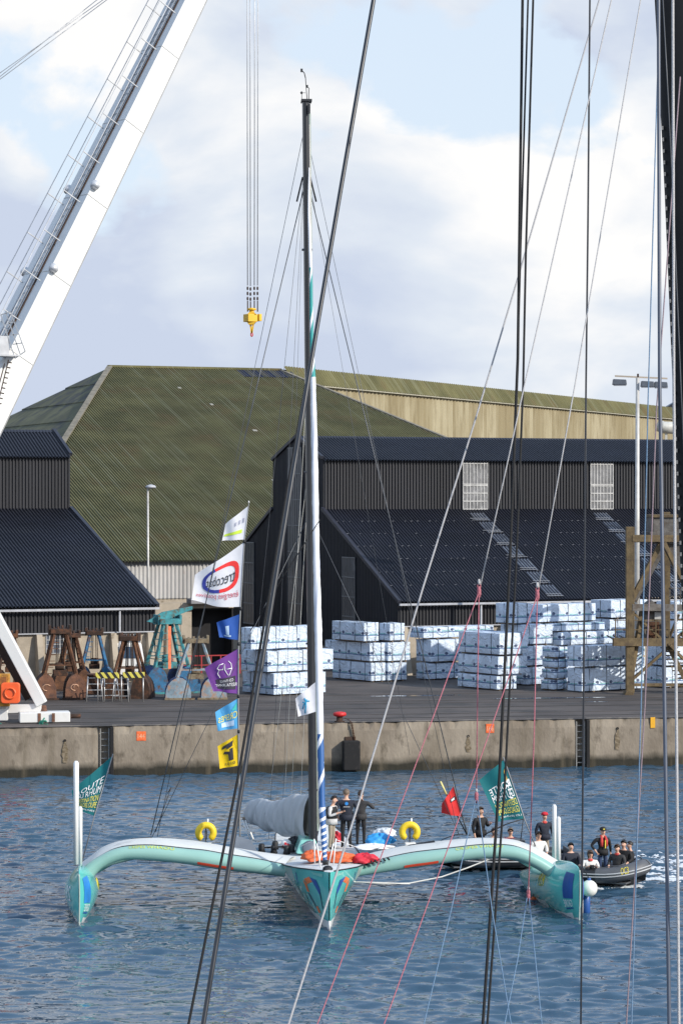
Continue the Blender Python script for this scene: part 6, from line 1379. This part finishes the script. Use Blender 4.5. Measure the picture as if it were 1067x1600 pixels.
        if ex == 'camera': part('camera', root, C_blk, lambda b: (b.box((J['palmL'] + J['palmR']) / 2, (.15 * k, .1 * k, .1 * k)), b.lathe((J['palmL'] + J['palmR']) / 2 + Vector((0, -.05, 0)) * k, [(.04, 0), (.045, .1)], 10, (0, -1, 0))))
    return root
def deck_person(px, v, zt, *a, **kw):
    w = BW(B(px, 1300, v)); return person(a[0], (w.x, w.y, zt), *a[1:], **kw)
GD = 'crew standing on the trimaran deck'; GR = 'people in the inflatable boats'
deck_person(541, 7.6, 1.37, 'tall person seen from behind in dark navy jacket on deck', math.pi + .05, 1.86, C_nav, C_blk, M_hg, arms='pocket', extras=('backlogo',), bulky=1.25, group=GD)
deck_person(563.5, 8.3, 1.36, 'person seen from behind in black hooded jacket, one arm bent out', math.pi - .25, 1.74, C_chr, C_blk, M_hb, arms='bent', armsR='pocket', bulky=1.18, group=GD)
deck_person(518, 7.2, 1.37, 'person in pale sleeves and black gilet looking down by the mast', 1.15, 1.70, C_gry, C_bge, M_hk2, arms='phone', head=(0, -.03), extras=('gilet',), lean=.08, group=GD)

# ================================================================== inflatable boats
M_hyp = mat('black_hypalon', (.020, .021, .024), .5, var=.2, vs=3); M_hypg = mat('grey_hypalon', (.09, .095, .105), .55, var=.12); M_strk = mat('pale_rubbing_strake', (.45, .46, .47), .5)
def rib(label, px, Y, L_, W, yaw, engine=True, letters=None):
    loc = G(px, Y, 0.0); t = thing('inflatable_boat', label, 'inflatable boat', loc, yaw, 'rigid inflatable boats', wp=False)
    r = .25; hw = W / 2 - r
    def path(s):
        pts = []
        for i in range(8): f = i / 7; pts.append(Vector((-L_ / 2 + f * (L_ * .62), s * hw, .36 + .03 * f)))
        for i in range(1, 9): a = i / 8 * math.pi / 2; pts.append(Vector((L_ * .12 + math.sin(a) * (L_ * .38 - r), s * hw * math.cos(a), .39 + .26 * math.sin(a) ** 2)))
        return pts
    for s in (-1, 1):
        pts = path(s); rad = [.06, .2] + [r] * (len(pts) - 2)
        b = MB(); b.tube(pts, rad, 14)
        for i, m_ in enumerate(b.m):
            c = sum((Vector(b.v[q]) for q in b.f[i]), Vector()) / len(b.f[i])
            if c.x > L_ * .10: b.m[i] = 1
        b.build('side_tube', [M_hyp, M_hypg], t)
        for dz in (-.02, .07): part('rubbing_strake', t, M_strk, lambda b: b.tube([p + Vector((p.x * 0, s * (r + .01), dz)) if p.x < L_ * .15 else p + (Vector((p.x - L_ * .12, p.y * 1.2, 0)).normalized() * (r + .01)) + Vector((0, 0, dz)) for p in pts[1:]], .022, 5))
        part('grab_line', t, M_hypg, lambda b: b.tube([p + Vector((0, s * .1, r + .02 + (.03 if i % 2 else 0))) for i, p in enumerate(pts[2:12])], .014, 4))
    part('hull', t, M_hyp, lambda b: loft(b, [[Vector((x, -hw * w_, .25 + z_)), Vector((x, 0, -.18 + z_)), Vector((x, hw * w_, .25 + z_))] for x, w_, z_ in ((-L_ / 2 + .1, 1, 0), (0, 1, 0), (L_ * .25, .8, .1), (L_ * .46, .1, .4))]))
    part('floor', t, M_hypg, lambda b: b.box((-.2, 0, .17), (L_ * .8, hw * 2 - .1, .05)))
    part('transom', t, M_hypg, lambda b: b.box((-L_ / 2 + .25, 0, .4), (.08, hw * 2 - .2, .5)), .02)
    part('console', t, M_hypg, lambda b: b.box((-.5, 0, .6), (.45, .6, .8)), .05)
    part('bow_handle', t, M_hyp, lambda b: b.tube([Vector((L_ / 2 - .55 + .3 * q, .0, .85 + .12 * math.sin(q * math.pi))) for q in [i / 6 for i in range(7)]], .02, 5))
    if engine:
        e = part('outboard_engine', t, M_hyp, lambda b: b.prism([(-L_ / 2 - .35, -.18, .65), (-L_ / 2 + .15, -.18, .65), (-L_ / 2 + .1, -.18, 1.1), (-L_ / 2 - .2, -.18, 1.15), (-L_ / 2 - .4, -.18, 1.0)], (0, .36, 0)), .06)
        part('engine_leg', e, M_hypg, lambda b: b.box((-L_ / 2 - .05, 0, .2), (.2, .14, .9)), .03)
    if letters:
        vs, fs = text_geo(letters); b = MB()
        def lp(x, y):
            an = .60 + .2 * x; c = Vector((L_ * .12 + math.sin(an) * (L_ * .38 - r), -hw * math.cos(an), .39 + .26 * math.sin(an) ** 2)); n_ = Vector((math.sin(an) * hw, -math.cos(an) * (L_ * .38 - r), 0)).normalized(); g = (y - .5) * .9 + .45
            return c + (n_ * math.cos(g) + Vector((0, 0, math.sin(g)))) * (r + .012)
        b.add([lp(x, y) for x, y in vs], fs); b.build('lettering', M_ly, t)
    return t
Y1 = 84.3
rib('black inflatable with grey bow carrying six people beyond the right float', 921, Y1, 4.1, 2.0, -.42, False, 'OCB')
def at_px(px, Y, z): return (G(px, Y).x, Y, z)
person('bearded man in dark quilted jacket sitting nearest the right float', at_px(891, Y1 - .2, .02), .25, 1.72, C_nav, C_den, M_hk2, 'sit', 'lap', bulky=1.28, group=GR)
person('woman with sunglasses and long hair holding a camera in the inflatable', at_px(921, Y1 - .55, -.12), .1, 1.66, C_wht, C_blk, M_hb, 'sit', 'phone', long_hair=True, extras=('glasses', 'scarf', 'camera'), lean=.1, group=GR)
person('standing man in black with cap and red life vest in the inflatable', at_px(941, Y1 + .25, .10), .25, 1.66, C_blk, C_den, None, 'stand', 'akimbo', armsR='down', extras=('cap', 'vest'), group=GR)
person('man with sunglasses in charcoal jacket sitting before two others', at_px(964, Y1 - .35, .02), -.55, 1.68, C_chr, C_blk, M_hb, 'sit', 'lap', extras=('glasses', 'scarf'), bulky=1.23, group=GR)
person('man in black jacket sitting second from the inflatable bow', at_px(974, Y1 + .1, .08), -.5, 1.70, C_blk, C_blk, M_hk2, 'sit', 'lap', bulky=1.23, group=GR)
person('person in black sitting nearest the inflatable bow, face hidden', at_px(984, Y1 + .35, .04), -1.3, 1.66, C_blk, C_gry, M_hk2, 'sit', 'lap', bulky=1.23, group=GR)
Y2 = 87.8
rib('dark inflatable half hidden behind the right beam of the trimaran', 785, Y2, 5.0, 2.1, math.pi + .12, False)
person('man in black standing behind the beam with his head turned right', at_px(750, Y2 - .1, .24), .7, 1.82, C_blk, C_chr, M_hb, 'stand', 'down', armsR='phone', bulky=1.18, group=GR)
person('person of whom only the head shows left of the dark red jacket', at_px(771, Y2 + .3, .02), .2, 1.68, C_blk, C_blk, M_hb, 'sit', 'lap', group=GR)
person('man in dark red jacket sitting behind the beam', at_px(797, Y2 + .2, .02), .1, 1.70, C_red, C_blk, M_hg, 'sit', 'lap', extras=('glasses',), bulky=1.23, group=GR)
person('standing man with red beret and navy jacket by the white boards', at_px(850, Y2 - .2, .2), .3, 1.68, C_nav, C_bge, None, 'stand', 'down', extras=('beret', 'scarf'), bulky=1.25, group=GR)
person('person in white jacket with sunglasses sitting below the red beret man', at_px(841, Y2 - .6, .0), .25, 1.70, C_wht, C_wht, M_hk2, 'sit', 'lap', extras=('glasses',), bulky=1.23, group=GR)
# white water along the inflatables
M_foam = mat('white_foam', (.62, .66, .70), .7, var=.08)
def foam(label, segs, n, seed):
    r = random.Random(seed); b = MB()
    for _ in range(n):
        (x0, y0, x1, y1, w) = segs[r.randrange(len(segs))]; f = r.random(); D0, D1 = DG(y0, 0), DG(y1, 0)
        x, D = x0 + (x1 - x0) * f, D0 + (D1 - D0) * f + r.gauss(0, w); c = G(x + r.gauss(0, 3), D, .0); s_ = r.uniform(.015, .075) * (1 if r.random() < .85 else 1.8); k = r.randint(5, 7); ring_ = []
        for i in range(k): a = 2 * math.pi * i / k; q = s_ * r.uniform(.5, 1.2); ring_.append(c + Vector((math.cos(a) * q * 1.9, math.sin(a) * q, -.01)))
        top = c + Vector((0, 0, .012 + s_ * .3)); b.add(ring_ + [top], [(i, (i + 1) % k, k) for i in range(k)], True)
    o = single('wake_foam', b, M_foam, label, 'foam', None, 'stuff')
foam('white foam along the waterline of the right inflatable', [(925, 1386, 1000, 1383, .22), (955, 1386, 1012, 1376, .3)], 700, 1)
foam('white wake spreading right behind the right inflatable', [(985, 1343, 1100, 1338, .9), (1000, 1362, 1080, 1352, .7), (1010, 1376, 1090, 1368, .5)], 480, 2)
foam('white foam line under the inflatable behind the beam', [(735, 1357, 830, 1360, .25), (690, 1355, 760, 1358, .3)], 550, 3)
# ================================================================== foreground: mast and running lines of the boat the camera stands beside
def ex(pts, D0, D1, e=.06):
    """photo polyline -> world polyline between two distances, run on a little past both ends"""
    n = len(pts); ys = [p[1] for p in pts]; out_ = []
    for x, y in pts: f = (y - ys[0]) / (ys[-1] - ys[0]); out_.append(P(x, y, D0 + (D1 - D0) * f))
    a = out_[0] + (out_[0] - out_[1]) * (e * (ys[-1] - ys[0]) / (ys[1] - ys[0])); z = out_[-1] + (out_[-1] - out_[-2]) * (e * (ys[-1] - ys[0]) / (ys[-1] - ys[-2]))
    return ([a] if ys[0] < 5 else []) + out_ + ([z] if ys[-1] > 1590 else [])
R_dk = mat('dark_stay', (.022, .024, .03), .35, var=.15, coat=.2); R_bk = mat('black_rope', (.010, .010, .011), .85, var=.3, vs=60); R_gy = mat('grey_rope', (.20, .20, .20), .8, var=.25, vs=40, bump=.4, bs=150)
R_wh = mat('white_rope', (.46, .45, .45), .8, var=.15, vs=60, bump=.4, bs=150); R_pk = mat('faded_red_rope', (.40, .13, .16), .85, var=.3, vs=70, bump=.4, bs=150); R_bl = mat('pale_blue_rope', (.12, .20, .30), .85, var=.3, vs=70); R_sl = mat('slate_stay', (.07, .085, .12), .4, var=.15); R_gyw = mat('pale_grey_rope', (.34, .335, .34), .8, var=.2, vs=60, bump=.4, bs=150); R_lv = mat('lilac_rope', (.24, .18, .20), .85, var=.25, vs=60)
def rope(name, label, pts, wpx, D0, D1, m, cat='rope', group='lines of the foreground boat'):
    q = ex(pts, D0, D1); r = wpx * .5 * (D0 + D1) / 2 / F; b = MB(); b.tube(q, r, 8); return single(name, b, m, label, cat, group)
rope('stay', 'thick dark stay slanting from the top centre to the lower left', [(583.5, 0), (535, 280), (487, 560), (403, 1075), (318, 1600)], 7.5, 27, 24, R_dk, 'stay')
rope('rope', 'thin black rope beside the thick slanting stay at lower left', [(478, 600), (446, 780), (372, 1215), (295, 1600)], 4.2, 26, 24.5, R_bk)
rope('rope', 'short dark tail line crossing the glazed gable by the stay', [(500, 812), (440, 905), (392, 985)], 1.6, 27, 27, R_bk)
rope('rope', 'left of the three black halyards right of centre', [(816, 0), (808.5, 560), (796, 880), (779, 1230), (754, 1600)], 4.6, 26, 24, R_bk)
rope('rope', 'middle of the three black halyards, merging with the left one', [(824.5, 0), (813, 390), (809.5, 520), (806, 640), (801, 760)], 3.0, 26.2, 25.4, R_bk)
rope('rope', 'right of the three black halyards right of centre', [(832.5, 0), (821, 400), (817, 600), (806, 880), (788, 1230), (761, 1600)], 3.6, 25.6, 23.6, R_bk)
rope('stay', 'thin dark stay hanging almost vertically before the right float', [(921, 0), (918, 350), (915, 600), (911, 1100), (907, 1600)], 3.0, 25, 25, R_dk, 'stay')
rope('rope', 'pale grey rope from the top right to the bottom centre', [(935.5, 0), (810, 430), (741, 660), (660, 920), (565, 1240), (451, 1600)], 3.1, 30, 19, R_gyw)
rope('rope', 'thin white rope ending at the left knot of red lines', [(954.5, 0), (822, 588), (748, 925)], 2.1, 25, 23, R_wh)
rope('rope', 'thin white rope ending at the right knot of red lines', [(1000, 0), (898, 600), (839, 930)], 2.1, 25, 23, R_wh)
def knot(px, py, D, label):
    c = P(px, py, D); t = thing('rope_knot', label, 'knot', c - Vector((0, 0, .05))); part('loop', t, R_pk, lambda b: (b.lathe(c, [(.012, -.05), (.02, -.02), (.018, .02), (.01, .05)], 8), b.tube([c + Vector((.014 * math.cos(a), 0, .05 + .022 * math.sin(a))) for a in [i * .7 for i in range(10)]], .006, 6))); part('shackle', t, R_wh, lambda b: b.lathe(c + Vector((0, 0, .085)), [(.01, -.02), (.014, 0), (.008, .03)], 8))
knot(748, 925, 23, 'pink knot joining the left white rope to red lines'); knot(839, 930, 23, 'pink knot joining the right white rope to red lines')
rope('rope', 'red rope falling steeply from the left knot to the water', [(748, 925), (746, 1060), (744, 1245)], 1.7, 23, 22.4, R_pk)
rope('rope', 'red rope slanting left from the left knot to the bottom', [(748, 925), (640, 1220), (496, 1600)], 1.8, 23, 20, R_pk)
rope('rope', 'red rope falling steeply from the right knot to the marker', [(839, 930), (834, 1150), (825, 1396)], 1.8, 23, 22, R_pk)
rope('rope', 'red rope slanting left from the right knot to the bottom', [(839, 930), (745, 1200), (600, 1600)], 1.8, 23, 20, R_pk)
for i, (a, lab) in enumerate((([(743, 1248), (705, 1420), (662, 1600)], 'pale blue rope slanting left below the left red line'), ([(745, 1248), (768, 1420), (798, 1600)], 'pale blue rope slanting right below the left red line'), ([(823, 1402), (808, 1500), (780, 1640)], 'pale blue rope slanting left below the right red line'), ([(826, 1402), (836, 1500), (850, 1640)], 'pale blue rope slanting right below the right red line'))):
    rope('rope', lab, a, 1.8, 22.2, 20.6, R_bl)
for x, y, lab in ((744, 1246, 'small red toggle joining red and blue lines on the left'), (825, 1399, 'small red toggle joining red and blue lines on the right')):
    c = P(x, y, 22.2); t = thing('line_toggle', lab, 'toggle', c - Vector((0, 0, .05))); part('barrel', t, R_pk, lambda b: b.lathe(c, [(.008, -.05), (.016, -.035), (.016, .035), (.008, .05)], 8)); part('ring', t, R_wh, lambda b: b.lathe(c + Vector((0, 0, .06)), [(.008, -.015), (.012, 0), (.008, .015)], 8))
rope('rope', 'thin bluish rope left of the slate stay at the right side', [(1027, 100), (1012, 620), (1001, 1100), (986, 1600)], 2.0, 24, 22, R_bl)
rope('rope', 'thin lilac rope crossing the slate stay at the right side', [(1062, 120), (1025, 640), (1007, 1100), (978, 1600)], 2.2, 24, 22, R_lv)
rope('stay', 'thick slate blue stay near the right edge', [(1028, 0), (1030, 600), (1036, 1000), (1045, 1600)], 6.0, 23, 21, R_sl, 'stay')
rope('rope', 'thick white halyard at the right edge before the black mast', [(1050.5, 0), (1052, 600), (1055, 1000), (1060, 1600)], 4.6, 22.4, 21, R_wh)
# the black wing mast
MD = 25.0; MT = thing('wing_mast', 'huge black wing mast of the foreground boat at right edge', 'mast', P(1200, 2300, MD))
le = [(1021, -120), (1022, 0), (1030, 150), (1037.5, 300), (1050, 600), (1067, 1000), (1095, 1650), (1120, 2300)]
b = MB(); secs = []
for x, y in le:
    a = P(x, y, MD); w = .62; secs.append([a + Vector((w / 2 - w / 2 * math.cos(q * math.pi / 10 * 1.0), -(.16 if q % 20 < 10 else -.16) * abs(math.sin(q * math.pi / 10)), 0)) for q in range(21)])
loft(b, secs); b.poly(secs[0][:-1]); b.poly(secs[-1][:-1]); b.build('mast_tube', mat('matt_black_mast', (.006, .0065, .008), .55, var=.2, spec=.3), MT)
for k in range(44):
    y = 200 + k * 18; x = [x0 + (x1 - x0) * (y - y0) / (y1 - y0) for (x0, y0), (x1, y1) in zip(le, le[1:]) if y0 <= y < y1][0]
    part('luff_slide', MT, R_gy, lambda b: b.box(P(x + 1.6, y, MD - .06), (.016, .02, .035)))
part('track_line', MT, M_wire2, lambda b: b.tube([P(x + 13, y, MD - .17) for x, y in le[1:-2]], .006, 5))
